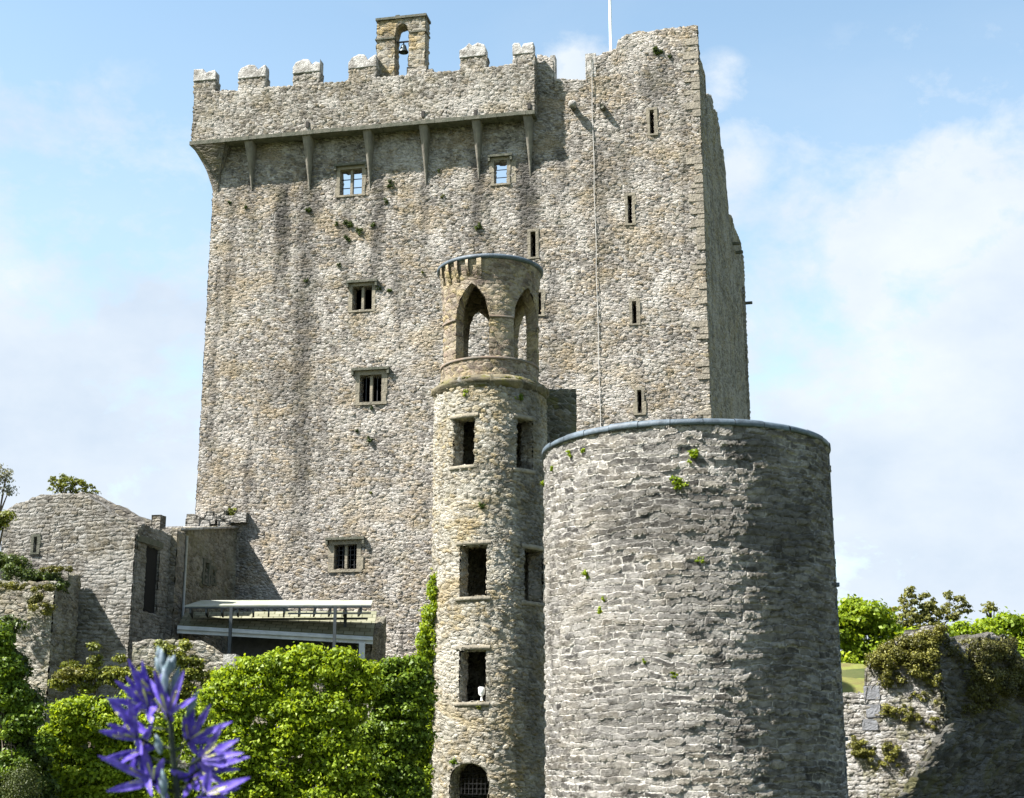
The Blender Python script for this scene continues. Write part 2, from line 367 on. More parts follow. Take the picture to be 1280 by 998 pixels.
def plain_mat(name, col, rough=0.7, var=0.25, scale=6, bump=0.3, dist=0.01, metal=0.0, spec=0.3, col2=None):
    t = NT(name); tc = t.N('ShaderNodeTexCoord'); P = tc.outputs['Object']
    n = t.noise(P, scale, 6, 0.65); n2 = t.noise(P, scale * 5, 4, 0.6)
    d = col2 or tuple(x * (1 - var) for x in col)
    c = t.mix(t.ss(n, 0.35, 0.68), col, d); c = t.mix(t.M('MULTIPLY', n2, var * 0.6), c, tuple(x * 0.4 for x in col))
    t.L(c, t.b.inputs['Base Color']); t.b.inputs['Roughness'].default_value = rough; t.b.inputs['Metallic'].default_value = metal; t.b.inputs['Specular IOR Level'].default_value = spec
    if bump:
        b = t.N('ShaderNodeBump'); b.inputs['Strength'].default_value = bump; b.inputs['Distance'].default_value = dist; t.L(t.M('ADD', n, n2), b.inputs['Height']); t.L(b.outputs[0], t.b.inputs['Normal'])
    return t.m

def leaf_mat(name, cols, trans=0.35, spec=0.25):
    """cols: dark..light leaf colours picked per leaf"""
    t = NT(name); r = t.attr('rnd', 'Fac')
    cr = t.N('ShaderNodeValToRGB'); t.L(r, cr.inputs[0]); el = cr.color_ramp.elements
    while len(el) < len(cols): el.new(0.5)
    for i, cc in enumerate(cols): el[i].position = i / (len(cols) - 1); el[i].color = tuple(cc) + (1,)
    t.L(cr.outputs[0], t.b.inputs['Base Color']); t.b.inputs['Roughness'].default_value = 0.5; t.b.inputs['Specular IOR Level'].default_value = spec
    tr = t.N('ShaderNodeBsdfTranslucent'); mm = t.mix(1.0, cr.outputs[0], (1.35, 1.25, 0.55), 'MULTIPLY'); t.L(mm, tr.inputs[0])
    mx = t.N('ShaderNodeMixShader'); mx.inputs[0].default_value = trans; t.L(t.b.outputs[0], mx.inputs[1]); t.L(tr.outputs[0], mx.inputs[2]); t.L(mx.outputs[0], t.out.inputs[0])
    return t.m

# ------------------------------------------------------------------ keep frame
DU = np.array((8900.0, -1856.0, 0)); DU /= np.linalg.norm(DU)           # along the front, left to right
DN = np.array((DU[1], -DU[0], 0))                                        # outwards, towards the viewer
if DN[1] > 0: DN = -DN
C0 = at_y(888, 520, 60.0)
_pl = on_plane(256, 435, C0, DN)
KW = float(np.dot(C0 - _pl, DU))                                         # width of the front
K0 = C0 - DU * KW; K0[2] = 0
def kp(px, py, off=0.0):
    p = on_plane(px, py, K0 + DN * off, DN)
    return float(np.dot(p - K0, DU)), float(p[2])
KF = flatF(K0, DU, DN)
def kframe(off=0.0): return np.array([DU, DN, UZ]), K0 + DN * off
print('keep width', KW, 'K0', K0, 'C0', C0)

ku = lambda px, py=300, off=0: kp(px, py, off)[0]
kz = lambda px, py, off=0: kp(px, py, off)[1]

M_KEEP = stone_mat('keep_stone', sw=0.26, sh=0.135, round_=0.92, alb=0.64, crack=0.9, chip=0.6, base=(0.42, 0.385, 0.345), dark=(0.165, 0.15, 0.133), light=(0.67, 0.63, 0.575), tan=(0.44, 0.345, 0.215), mortar=(0.36, 0.325, 0.28), tan_amt=0.62, disp=0.055, streak_amt=0.3,
    streaks=((ku(384), 0.8, kz(384, 640), kz(384, 215), 0.68), (ku(352), 0.7, kz(352, 340), kz(352, 235), 0.95), (ku(432), 0.4, kz(432, 330), kz(432, 262), 0.6),
             (ku(596), 0.5, kz(596, 310), kz(596, 205), 0.85), (ku(662), 0.75, kz(662, 300), kz(662, 205), 0.95), (ku(470), 0.45, kz(470, 340), kz(470, 225), 0.8), (ku(325), 0.35, kz(325, 700), kz(325, 560), 0.5), (ku(752), 0.5, kz(752, 300), kz(752, 180), 0.55),
             (ku(312), 0.35, kz(312, 280), kz(312, 225), 0.5), (ku(530), 0.35, kz(530, 300), kz(530, 215), 0.6), (ku(290), 0.4, kz(290, 420), kz(290, 240), 0.5), (ku(700), 0.5, kz(700, 250), kz(700, 190), 0.6), (ku(612), 0.4, kz(612, 330), kz(612, 235), 0.5), (ku(410), 0.4, kz(410, 560), kz(410, 500), 0.5), (ku(500), 0.35, kz(500, 420), kz(500, 330), 0.45), (ku(275), 0.3, kz(275, 560), kz(275, 330), 0.45), (ku(690), 0.4, kz(690, 470), kz(690, 330), 0.5), (ku(860), 0.35, kz(860, 330), kz(860, 120), 0.4)),
    patches=((ku(825), kz(825, 105), 0.8, 1.1, 0.65), (ku(765), kz(765, 210), 1.1, 1.6, 0.4), (ku(365), kz(365, 480), 1.6, 1.0, 0.45)), moss=0.12)
M_KEEP_SIDE = stone_mat('keep_side_stone', sw=0.46, sh=0.19, base=(0.33, 0.305, 0.26), dark=(0.16, 0.145, 0.12), light=(0.46, 0.43, 0.38), mortar=(0.28, 0.26, 0.22), disp=0.05, streak_amt=0.8, seed=3)
M_PARA = stone_mat('parapet_stone', sw=0.26, sh=0.17, round_=0.95, alb=0.66, base=(0.37, 0.335, 0.285), dark=(0.13, 0.116, 0.096), light=(0.58, 0.55, 0.5), tan=(0.36, 0.30, 0.2), mortar=(0.27, 0.245, 0.2), tan_amt=0.5, disp=0.05, streak_amt=0.15, seed=5, moss=0.1)
M_DRESS = plain_mat('dressed_stone', (0.25, 0.22, 0.165), 0.9, 0.5, 2.4, 1.0, 0.03, col2=(0.15, 0.135, 0.105))
M_DRESSD = plain_mat('mossy_ledge_stone', (0.12, 0.115, 0.09), 0.9, 0.45, 4, 0.8, 0.03, col2=(0.055, 0.062, 0.042))
M_LICHEN = plain_mat('lichen_white_stone', (0.52, 0.5, 0.47), 0.9, 0.6, 3.2, 1.0, 0.06, col2=(0.15, 0.135, 0.115))
M_IRON = plain_mat('black_iron', (0.025, 0.025, 0.028), 0.6, 0.2, 20, 0.1, 0.002)
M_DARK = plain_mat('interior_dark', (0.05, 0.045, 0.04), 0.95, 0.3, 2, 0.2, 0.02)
M_LEAD = plain_mat('lead_sheet', (0.10, 0.13, 0.16), 0.6, 0.5, 2.6, 0.6, 0.02, metal=0.0, spec=0.35, col2=(0.05, 0.065, 0.08))
M_WHITE = plain_mat('white_paint', (0.8, 0.8, 0.78), 0.4, 0.1, 5, 0.05, 0.002, spec=0.5)
M_ROPE = plain_mat('grey_cable', (0.45, 0.43, 0.4), 0.6, 0.1, 9, 0, 0)
M_BRONZE = plain_mat('bell_bronze', (0.06, 0.075, 0.08), 0.45, 0.2, 12, 0.1, 0.002, metal=0.6)

# ------------------------------------------------------------------ terrain
def terrain():
    m = NT('grass_ground'); P = m.N('ShaderNodeTexCoord').outputs['Object']
    n = m.noise(P, 0.6, 6, 0.7); n2 = m.noise(P, 14, 5, 0.7)
    c = m.mix(m.ss(n, 0.35, 0.65), (0.05, 0.065, 0.02), (0.09, 0.09, 0.035)); c = m.mix(m.M('MULTIPLY', n2, 0.7), c, (0.05, 0.07, 0.015))
    m.L(c, m.b.inputs['Base Color']); b = m.N('ShaderNodeBump'); b.inputs['Strength'].default_value = 0.8; b.inputs['Distance'].default_value = 0.08; m.L(n2, b.inputs['Height']); m.L(b.outputs[0], m.b.inputs['Normal'])
    xs = np.concatenate([np.linspace(-2500, -60, 14)[:-1], np.linspace(-60, 60, 90), np.linspace(60, 2500, 14)[1:]])
    ys = np.concatenate([np.linspace(-2500, -20, 12)[:-1], np.linspace(-20, 120, 120), np.linspace(120, 4000, 14)[1:]])
    X, Y = np.meshgrid(xs, ys, indexing='ij')
    sm = lambda x: np.clip(x, 0, 1) ** 2 * (3 - 2 * np.clip(x, 0, 1))
    rise = sm((Y - 52.8) / 4.5) * 4.9
    Z = rise + 0.12 * np.sin(X * 0.7) * np.cos(Y * 0.5) * (Y > 8) + sm((np.hypot(X, Y) - 200) / 1500) * 6 - 0.15
    Z += 0.9 * sm((Y - 70) / 20)
    s = Sh(); Pp = np.stack([X, Y, Z], -1); s.grid(Pp, Pp.copy())
    tag(s.build('ground', m.m, smooth=True), kind='structure')
terrain()
def ground_z(x, y):
    k = min(1, max(0, (y - 52.8) / 4.5)); return 4.9 * k * k * (3 - 2 * k) - 0.15

# ------------------------------------------------------------------ windows in a flat wall
def flat_window(parent, F, fr, rect, kind, depth=0.28, frame=0.2, hood=True, bars=None, mull=True, name='window', mat=None):
    """fr(u,v,d)->world. rect (ua,ub,va,vb)"""
    ua, ub, va, vb = rect; mat = mat or M_DRESS
    s = Sh()
    def bx(s_, a, b, c, d, e, f):  # u,v,depth ranges (depth positive into the wall)
        o = F(0, 0, 0); U = F(1, 0, 0) - o; Nn = F(0, 0, 0) - F(0, 0, 1)
        s_.box((a, -f, c), (b, -e, d), np.array([U, Nn, UZ]), o)
    rnd = random.Random(int(ua * 997 + vb * 31))
    # quoins of dressed stone round the light, of uneven width, 3 cm proud
    nq = max(2, int((vb - va) / 0.42)); zs = np.linspace(va, vb, nq + 1)
    for i in range(nq):
        bx(s, ua - frame * rnd.uniform(0.75, 1.5), ua + 0.01, zs[i] + 0.006, zs[i + 1] - 0.006, -0.05 - 0.01 * rnd.random(), depth + 0.1)
        bx(s, ub - 0.01, ub + frame * rnd.uniform(0.75, 1.5), zs[i] + 0.006, zs[i + 1] - 0.006, -0.05 - 0.01 * rnd.random(), depth + 0.1)
    bx(s, ua - frame * 1.1, ub + frame * 1.1, vb, vb + frame * 0.95, -0.055, depth + 0.1)
    bx(s, ua - frame * 1.2, ub + frame * 1.2, va - frame * 0.6, va, -0.075, depth + 0.1)
    w = s.build(name, mat, parent, merge=False)
    if mull and mat is not None:
        s = Sh(); c = 0.5 * (ua + ub); bx(s, c - 0.06, c + 0.06, va, vb, 0.06, 0.26); s.build('mullion', mat, w, merge=False)
    if hood:
        s = Sh(); z = vb + frame * 0.95
        bx(s, ua - frame * 1.7, ub + frame * 1.7, z, z + 0.11, -0.22, 0.02)
        bx(s, ua - frame * 1.7, ua - frame * 1.7 + 0.1, z - 0.2, z + 0.01, -0.2, 0.02)
        bx(s, ub + frame * 1.7 - 0.1, ub + frame * 1.7, z - 0.2, z + 0.01, -0.2, 0.02)
        s.build('hood_mould', M_DRESSD, w, merge=False)
    if bars:
        s = Sh(); nv, nh, th = bars
        for k in range(1, nv + 1):
            x = ua + (ub - ua) * k / (nv + 1); s = Sh(); bx(s, x - th / 2, x + th / 2, va, vb, 0.15, 0.15 + th); s.build('iron_bar', M_IRON, w, merge=False)
        for k in range(1, nh + 1):
            z = va + (vb - va) * k / (nh + 1); s = Sh(); bx(s, ua, ub, z - th / 2, z + th / 2, 0.155 + th, 0.155 + 2 * th); s.build('iron_bar', M_IRON, w, merge=False)
    return w

# ------------------------------------------------------------------ THE KEEP
keep = thing('castle_keep', 'massive tall grey rubble stone castle keep with battlements filling the middle', 'castle', tuple(K0 + DU * KW / 2 - DN * 8))
G = 0.76                                                                 # how far the gallery stands out
zg = 0.5 * (kz(241, 181, G) + kz(666, 139, G))
ug = ku(668, 100, G); ul = ku(241.5, 140, G)
print('gallery z', kz(241, 181, G), kz(460, 157, G), kz(666, 139, G), 'u', ul, ug)
def rect(px0, px1, py0, py1, off=0):
    cx, cy = 0.5 * (px0 + px1), 0.5 * (py0 + py1)
    return [kp(px0, cy, off)[0], kp(px1, cy, off)[0], kp(cx, py1, off)[1], kp(cx, py0, off)[1]]
WINS = dict(A=rect(425, 453, 212, 244), B=rect(617.5, 634, 201, 230), C=rect(440.5, 465.5, 358, 388), D=rect(449.5, 477.5, 469, 503), E=rect(417.5, 446.5, 681, 712),
            s1=rect(812, 818, 138, 168), s2=rect(784.5, 790.5, 245, 280), s3=rect(790, 796, 377, 405), s4=rect(796.5, 802.5, 488, 517), s5=rect(663, 670, 290, 322), s6=rect(671, 677, 366, 394))
zb = 3.2
prof_px = [(693, 98), (733, 100), (733, 73), (748, 70), (770, 62), (774, 50), (783, 44), (800, 39.5), (830, 36), (866, 33)]
prof = [(ug - 0.9, zg + 1.3), (ug - 0.02, zg + 1.3), (ug - 0.015, kz(672, 68)), (ku(691, 72), kz(691, 74))]
for p in prof_px:
    u, z = kp(*p)
    u = max(u, prof[-1][0] + 0.02); prof.append((u, z))
prof[-1] = (KW, prof[-1][1]); prof = [(0.0, zg + 1.3)] + prof
zmin = zg + 1.2
# inner top of the profile gets small bites so that it is not ruled
def rough_top(pf, amp, seed, step=0.35):
    r = random.Random(seed); out = []
    for (a, za), (b, z2) in zip(pf[:-1], pf[1:]):
        n = max(1, int((b - a) / step))
        for i in range(n):
            k = i / n; out.append((a + (b - a) * k, za + (z2 - za) * k + (r.uniform(-amp, amp) if i else 0)))
    out.append(pf[-1]); return out
ops = [(r[0], r[1], r[2], r[3], None, None) for r in WINS.values()]
s = Sh(); wall(s, KF, 0, KW, zb, zmin, 0.075, 0.065, ops, top=rough_top(prof, 0.06, 4), thick=0.5, inner_step=0.9)
s.build('front_wall', M_KEEP, keep, True)
for k, r in WINS.items():
    slit = k.startswith('s')
    w = flat_window(keep, lambda u, v, d: KF(u, v, d).reshape(3), None, r, k, frame=0.15 if k in ('A', 'B', 'C') else 0.21 if not slit else 0.13, hood=not slit, mull=(k != 'B' and not slit),
                    bars={'A': (0, 2, 0.035), 'B': (0, 2, 0.03), 'D': (3, 0, 0.03), 'E': (5, 4, 0.028)}.get(k), name='window' if not slit else 'arrow_slit')
    if k == 'B':
        s = Sh(); s.box((r[1] + 0.02, -0.3, r[2]), (r[1] + 0.42, 0.02, r[3]), *kframe()); s.build('blocked_light', M_DRESS, w, merge=False)
        w['label'] = 'small upper window with its right half blocked up'
M_QUOIN = plain_mat('quoin_stone', (0.30, 0.265, 0.21), 0.9, 0.6, 2.2, 1.0, 0.05, col2=(0.18, 0.16, 0.13))
r = random.Random(77); z = kz(880, 530); k = 0
while z < prof[-1][1] - 0.7:
    h = r.uniform(0.22, 0.4)
    if r.random() < 0.62:
        w = (0.62 if k % 2 else 0.34) * r.uniform(0.75, 1.2); s = Sh(); pr = r.uniform(0.045, 0.085)
        s.box((KW - w, -0.3, z + 0.02), (KW + 0.012 + pr * .3, pr, z + h - 0.02), *kframe()); s.build('quoin', M_QUOIN, keep, merge=False)
    z += h; k += 1
# side wall (right), a little out of square
SD = np.array((0.272, 0.962, 0)); SD /= np.linalg.norm(SD)
SN = np.array((SD[1], -SD[0], 0))
C0g = C0.copy(); C0g[2] = 0
def sp(px, py):
    p = on_plane(px, py, C0g, SN); return float(np.dot(p - C0g, SD)), float(p[2])
SF = flatF(C0g, SD, SN)
SL = sp(937.5, 520)[0]
print('side length', SL)
side_px = [(868.5, 40), (872, 58), (875, 72), (880, 88), (881.5, 118), (885, 118), (889, 120), (892, 136), (896, 141), (899, 160), (900.5, 182), (903.5, 188), (907, 222), (910, 268), (914, 270), (916.5, 279), (920, 290), (923.5, 299), (925.5, 301), (928, 318)]
spf = [(0.0, prof[-1][1])]
for p in side_px:
    u, z = sp(*p); spf.append((max(u, spf[-1][0] + 0.03), z))
print('side prof', [(round(a, 1), round(b, 1)) for a, b in spf])
spf.append((SL, spf[-1][1])) if spf[-1][0] < SL else None
spf = [q for q in spf if q[0] <= SL]
if spf[-1][0] < SL: spf.append((SL, spf[-1][1]))
smin = min(q[1] for q in spf) - 0.1
s = Sh(); wall(s, SF, 0, SL, zb, smin, 0.11, 0.11, (), top=spf, thick=1.6, inner_step=0.9)
s.build('side_wall', M_KEEP_SIDE, keep, True)
for q in ((0.66, 0.75), (0.74, 0.69), (0.97, 0.62)):    # little spouts along the side
    s = Sh(); u = SL * q[0]; z = zb + (34 - zb) * q[1]; zt = np.interp(u, [a for a, b in spf], [b for a, b in spf]); z = min(z + 3, zt - 1.6)
    s.box((u, 0, z), (u + 0.14, 0.42, z + 0.13), np.array([SD, SN, UZ]), C0g); s.build('water_spout', M_DRESSD, keep, merge=False)
# machicolated parapet band along the side (thin ledge and corbels in shade)
s = Sh()
for i in range(0):
    u = SL * (0.3 + 0.1 * i); zt = float(np.interp(u, [a for a, b in spf], [b for a, b in spf])) - 2.4
    s.box((u, 0, zt - 0.9), (u + 0.25, 0.14, zt), np.array([SD, SN, UZ]), C0g); s.build('corbel', M_DRESSD, keep, merge=False); s = Sh()
# left and back walls
LP_ = K0.copy(); LL = 15.0
LF = flatF(K0 - DN * LL, DN, -DU)      # u runs from the back to the front corner
s = Sh(); wall(s, LF, 0, LL, zb, zg + 1.2, 0.5, 0.4, (), thick=1.5, inner_step=1.2, ends=False); s.build('left_wall', M_KEEP_SIDE, keep, True)
pb = C0g + SD * SL; BL = K0 - DN * LL; bd = BL - pb; bl = np.linalg.norm(bd); bd = bd / bl; bn = np.array((bd[1], -bd[0], 0)); bn = bn if bn[1] > 0 else -bn
BF = flatF(pb, bd, bn); s = Sh(); wall(s, BF, 0, bl, zb, 26.0, 0.6, 0.6, (), thick=1.4, inner_step=1.5, ends=False); s.build('back_wall', M_KEEP_SIDE, keep, True)
s = Sh(); s.box((ug + 1.2, -1.7, zb), (KW - 0.7, -1.2, kz(715, 100) - 0.9), *kframe()); s.build('slit_sky_blocker', M_DARK, keep, merge=False)  # dark backing added inside to keep sky from showing through the slits
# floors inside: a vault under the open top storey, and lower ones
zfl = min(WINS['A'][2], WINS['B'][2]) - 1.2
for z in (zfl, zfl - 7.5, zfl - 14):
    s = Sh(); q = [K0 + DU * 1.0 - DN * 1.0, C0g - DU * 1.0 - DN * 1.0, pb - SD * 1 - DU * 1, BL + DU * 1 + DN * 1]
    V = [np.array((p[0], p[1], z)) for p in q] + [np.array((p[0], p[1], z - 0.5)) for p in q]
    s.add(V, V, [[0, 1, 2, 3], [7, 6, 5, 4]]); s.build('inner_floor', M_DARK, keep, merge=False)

# gallery on corbels
GF = flatF(K0 + DN * G, DU, DN)
mer_px = [(243, 270, 0), (298.5, 332, 1), (366.5, 400, 2), (436, 470, 3), (575, 608, 4), (641.5, 668, 5)]
gtop_px = [(241.5, 114), (300, 113), (366, 107), (437, 101), (540, 91), (575, 88), (641, 81), (668, 79)]
gt = [(ul if i == 0 else ug if i == len(gtop_px) - 1 else ku(p[0], p[1], G), kz(p[0], p[1], G)) for i, p in enumerate(gtop_px)]
print('gallery top', [(round(a, 2), round(b, 2)) for a, b in gt])
s = Sh(); wall(s, GF, ul, ug, zg, zg + 1.4, 0.07, 0.065, (), top=rough_top(gt, 0.035, 9), thick=0.55, inner_step=0.4, bottom=True)
s.build('gallery_parapet', M_PARA, keep, True)
# the side return of the gallery at the right end and along the left wall
s = Sh(); s.box((ug - 0.55, -0.2 - G, zg), (ug - 0.01, -0.551, gt[-1][1] - 0.05), *kframe(G)); s.build('gallery_return', M_PARA, keep, merge=False)
s = Sh(); GL = flatF(K0 + DN * (G - 0.56) + DU * ul, -DN, -DU)
def GLF(u, v, d): return GL(u, v, d)
wall(s, flatF(K0 - DN * LL + DU * ul, DN, -DU), 0, LL + G - 0.56, zg, gt[0][1], 0.4, 0.3, (), thick=0.5, bottom=True, ends=False); s.build('gallery_left_side', M_PARA, keep, True)
s = Sh(); s.box((ul + 0.02, -0.9 - G, zg + 0.35), (ug - 0.6, -0.56, zg + 0.5), *kframe(G)); s.build('gallery_floor', M_DARK, keep, merge=False)
s = Sh(); r = random.Random(2); u = ul - 0.06
while u < ug:
    w = min(r.uniform(1.1, 1.9), ug + 0.03 - u)
    if w < 0.05: break
    s.box((u, -0.5, zg - 0.10 - r.uniform(0, 0.02)), (u + w - 0.012, 0.09 + r.uniform(0, 0.02), zg + 0.075), *kframe(G)); u += w
s.build('drip_ledge', M_DRESSD, keep, merge=False)
def corbel(uc, w, h, proj, wedge=0.35, mat=None):
    s = Sh(); n = 9; A = []; h *= 1.12
    for i in range(n + 1):
        k = i / n; z = zg - 0.11 - h * k; d = proj * (1 - k) ** 1.15 + 0.03; ww = w * (1 - 0.86 * k ** 0.8)
        A.append([K0 + DU * (uc + a * ww / 2) + DN * b + UZ * z for a, b in ((-1, 0.0), (-1, d), (1, d), (1, 0.0))])
    P = np.array(A).transpose(1, 0, 2); T = np.zeros_like(P); T[..., 0] = np.arange(4)[:, None] * 0.4 + uc; T[..., 1] = P[..., 2]
    s.grid(P, T, flip=True)
    return s.build('corbel', mat or M_DRESSC, keep, merge=False)
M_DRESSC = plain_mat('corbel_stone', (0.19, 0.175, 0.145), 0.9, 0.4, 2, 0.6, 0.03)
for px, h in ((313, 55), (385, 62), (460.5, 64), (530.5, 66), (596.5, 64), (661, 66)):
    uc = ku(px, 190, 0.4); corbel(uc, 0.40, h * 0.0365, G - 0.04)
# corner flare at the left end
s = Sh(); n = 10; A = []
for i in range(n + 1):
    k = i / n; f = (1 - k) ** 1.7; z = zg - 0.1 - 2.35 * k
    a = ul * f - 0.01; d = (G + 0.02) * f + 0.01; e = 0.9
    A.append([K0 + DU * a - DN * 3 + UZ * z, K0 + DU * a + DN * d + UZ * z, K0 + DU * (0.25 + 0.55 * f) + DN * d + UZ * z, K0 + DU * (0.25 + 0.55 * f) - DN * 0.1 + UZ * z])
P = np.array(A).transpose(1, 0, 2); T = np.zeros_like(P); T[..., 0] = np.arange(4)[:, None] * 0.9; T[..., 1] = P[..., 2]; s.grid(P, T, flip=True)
s.build('corner_corbel', stone_mat('corner_corbel_shade_stone', sw=0.3, sh=0.15, round_=0.95, base=(0.2, 0.185, 0.16), dark=(0.1, 0.09, 0.075), light=(0.3, 0.28, 0.25), mortar=(0.17, 0.155, 0.13), disp=0.03, streak_amt=0.7, seed=41), keep)  # shade under the gallery corner is put into this darker stone colour
# merlons: rubble base with white-lichened split cap stones
for a, b, i in mer_px:
    r = random.Random(40 + i)
    u0, u1 = ku(a, 95, G), ku(b, 95, G)
    zt = float(np.interp(0.5 * (u0 + u1), [q[0] for q in gt], [q[1] for q in gt])) - 0.1
    top = {0: 86, 1: 81, 2: 74, 3: 68, 4: 54, 5: 53}[i]; zc = kz(0.5 * (a + b), top, G); hh = zc - zt
    s = Sh(); wall(s, flatF(K0 + DN * (G - 0.012), DU, DN), u0, u1, zt, zt + hh * 0.5, 0.09, 0.09, (), thick=0.5, inner_step=0.3); mo = s.build('merlon', M_PARA, keep, True)
    w = u1 - u0; s = Sh(); zc0 = zt + hh * 0.5 - 0.01
    if i == 0: pts = [(0, 1), (0.42, 0.96), (0.46, 0.55), (0.7, 0.7), (0.95, 0.78), (1, 0.7)]
    elif i == 5: pts = [(0, 0.85), (0.1, 1.0), (0.35, 0.95), (0.42, 0.5), (0.55, 0.85), (1, 0.9)]
    elif i == 4: pts = [(0, 0.55), (0.2, 0.7), (0.35, 1.0), (0.5, 0.8), (0.7, 0.98), (0.95, 0.8), (1, 0.6)]
    else: pts = [(0, 0.45), (0.12, 0.8), (0.4, 1.0), (0.6, 0.92), (0.64, 0.45), (0.85, 0.72), (1, 0.88), (1.02, 0.6)]
    jj = [(x * w + u0 - 0.03 + r.uniform(-.02, .02), zc0 + (zc - zc0) * y) for x, y in pts]
    jj = [(max(q[0], u0 - 0.03 + 0.012 * k_), q[1]) for k_, q in enumerate(jj)]
    jj.sort(); wall(s, flatF(K0 + DN * (G + 0.03), DU, DN), jj[0][0], jj[-1][0], zc0, zc0 + 0.06, 0.07, 0.07, (), top=jj, thick=0.5, inner_step=0.2, bottom=True)
    s.build('cap_stone', M_LICHEN, mo, False)
for a, b, c in ((688, 694, 70), (732, 745, 68)):
    u0, u1 = ku(a, 95), ku(b, 95); s = Sh(); s.box((u0, -0.45, kz(a, 97)), (u1, 0.035, kz(a, c)), *kframe()); s.build('cap_stone', M_LICHEN, keep, merge=False)
# bellcote
BO = 0.30
bf = flatF(K0 + DN * BO, DU, DN)
bu0, bu1 = ku(471, 60, BO), ku(531, 60, BO); bz0, bz1 = kz(500, 104, BO), kz(500, 24, BO)
oa, ob = ku(493.5, 60, BO), ku(511, 60, BO); ozc, ozs = kz(500, 30, BO), kz(500, 42, BO)
print('bellcote', bu1 - bu0, bz1 - bz0)
s = Sh(); wall(s, bf, bu0, bu1, bz0, bz1, 0.08, 0.08, [(oa, ob, kz(500, 97, BO), ozc, 'round', ozs)], thick=0.72, inner_step=0.25)
bc = s.build('bellcote', stone_mat('bellcote_stone', sw=0.4, sh=0.24, base=(0.36, 0.31, 0.22), dark=(0.15, 0.13, 0.1), light=(0.5, 0.46, 0.38), tan=(0.42, 0.31, 0.14), tan_amt=0.7, disp=0.05, seed=8), keep, True)
s = Sh(); s.box((bu0 - 0.07, -0.8, bz1), (bu1 + 0.07, 0.1, bz1 + 0.12), *kframe(BO)); s.box((bu0 + 0.35, -0.6, bz1 + 0.12), (bu1 - 0.3, -0.05, bz1 + 0.2), *kframe(BO)); s.box((bu0 + 0.85, -0.4, bz1 + 0.2), (bu0 + 1.05, -0.15, bz1 + 0.32), *kframe(BO))
s.build('capping_slab', M_DRESSD, bc, merge=False)
zs_ = kz(480, 48.5, BO); s = Sh()
s.box((bu0 - 0.08, -0.76, zs_ - 0.07), (oa - 0.0, 0.07, zs_), *kframe(BO)); s.box((ob, -0.76, zs_ + 0.15), (bu1 + 0.06, 0.07, zs_ + 0.23), *kframe(BO)); s.build('string_course', M_DRESSD, bc, merge=False)
s = Sh(); s.box((bu1 - 0.85, -0.7, bz0), (bu1 + 0.12, 0.09, kz(520, 84, BO)), *kframe(BO)); s.box((bu1, -0.6, bz0), (bu1 + 0.42, 0.08, kz(530, 88, BO)), *kframe(BO)); s.build('rubble_step', M_PARA, bc, merge=False)
bp = K0 + DU * 0.5 * (oa + ob) + DN * (BO - 0.3); zb_ = kz(503, 62, BO)
bell = thing('bell', 'small dark bronze bell hanging in the arch of the rooftop bellcote', 'bell', (bp[0], bp[1], zb_))
lathe([(0.24, zb_), (0.23, zb_ + 0.04), (0.17, zb_ + 0.14), (0.13, zb_ + 0.3), (0.09, zb_ + 0.38), (0.0, zb_ + 0.4)], bp[0], bp[1], 20).build('bell_body', M_BRONZE, bell, True)
s = Sh(); tube(s, [bp + UZ * (zb_ + 0.39), bp + UZ * (zb_ + 0.56)], 0.035); tube(s, [bp + UZ * (zb_ + 0.55) - DU * 0.34, bp + UZ * (zb_ + 0.55) + DU * 0.34], 0.045); s.build('yoke', M_IRON, bell, True)
# cable, spouts
s = Sh(); a = kp(739, 72, 0.06); b = kp(751.5, 560, 0.06)
n = 14; pts = [K0 + DN * (0.075 + 0.012 * math.sin(i * 1.7)) + DU * (a[0] + (b[0] - a[0]) * i / n + 0.02 * math.sin(i * 2.1)) + UZ * (a[1] + (b[1] - a[1]) * i / n) for i in range(n + 1)]
tube(s, pts, 0.015, 6); s.build('lightning_cable', M_ROPE, keep, True)
for px, py, ball in ((716, 133, True), (752.5, 133, False)):
    u, z = kp(px, py, 0.3); p = K0 + DU * u + UZ * z; s = Sh()
    tube(s, [p - DN * 0.2 + UZ * 0.12, p + DN * 0.22, p + DN * 0.42 - UZ * 0.05], [0.15, 0.14, 0.1], 10); so_ = s.build('water_spout', M_DRESSD, keep, True)
    if ball: lathe([(0.0, z + 0.24), (0.15, z + 0.2), (0.2, z + 0.07), (0.17, z - 0.07), (0.0, z - 0.12)], *(p + DN * 0.38)[:2], 14).build('white_end', M_LICHEN, so_, True)
for px, py in ((313, 176), (384.5, 160), (594.5, 146), (661.5, 137), (529, 147)):                       # drain slots over the ledge
    u, z = kp(px, py, G); s = Sh(); s.box((u - 0.07, -0.01, z), (u + 0.07, 0.075, z + 0.3), *kframe(G)); s.build('drain_slot', M_DARK, keep, merge=False)
# flagpole
fu, fz = kp(763.5, 60, -1.0); fp = K0 + DU * fu - DN * 1.0; s = Sh()
tube(s, [fp + UZ * (fz - 2.2), fp + UZ * (fz + 7.5)], [0.075, 0.055], 12)
po = thing('flagpole', 'thin white flagpole rising from the keep roof out of the picture', 'flagpole', (fp[0], fp[1], fz - 2.2)); s.build('pole', M_WHITE, po, True)
s = Sh(); s.box((-0.3, -0.3, fz - 2.4), (0.3, 0.3, fz - 2.1), np.eye(3), fp); s.build('base', M_DRESSD, po, merge=False)
s = Sh(); tube(s, [fp + UZ * (fz + 7.48), fp + UZ * (fz + 7.62)], [0.1, 0.04], 10); s.build('finial', M_WHITE, po, True)

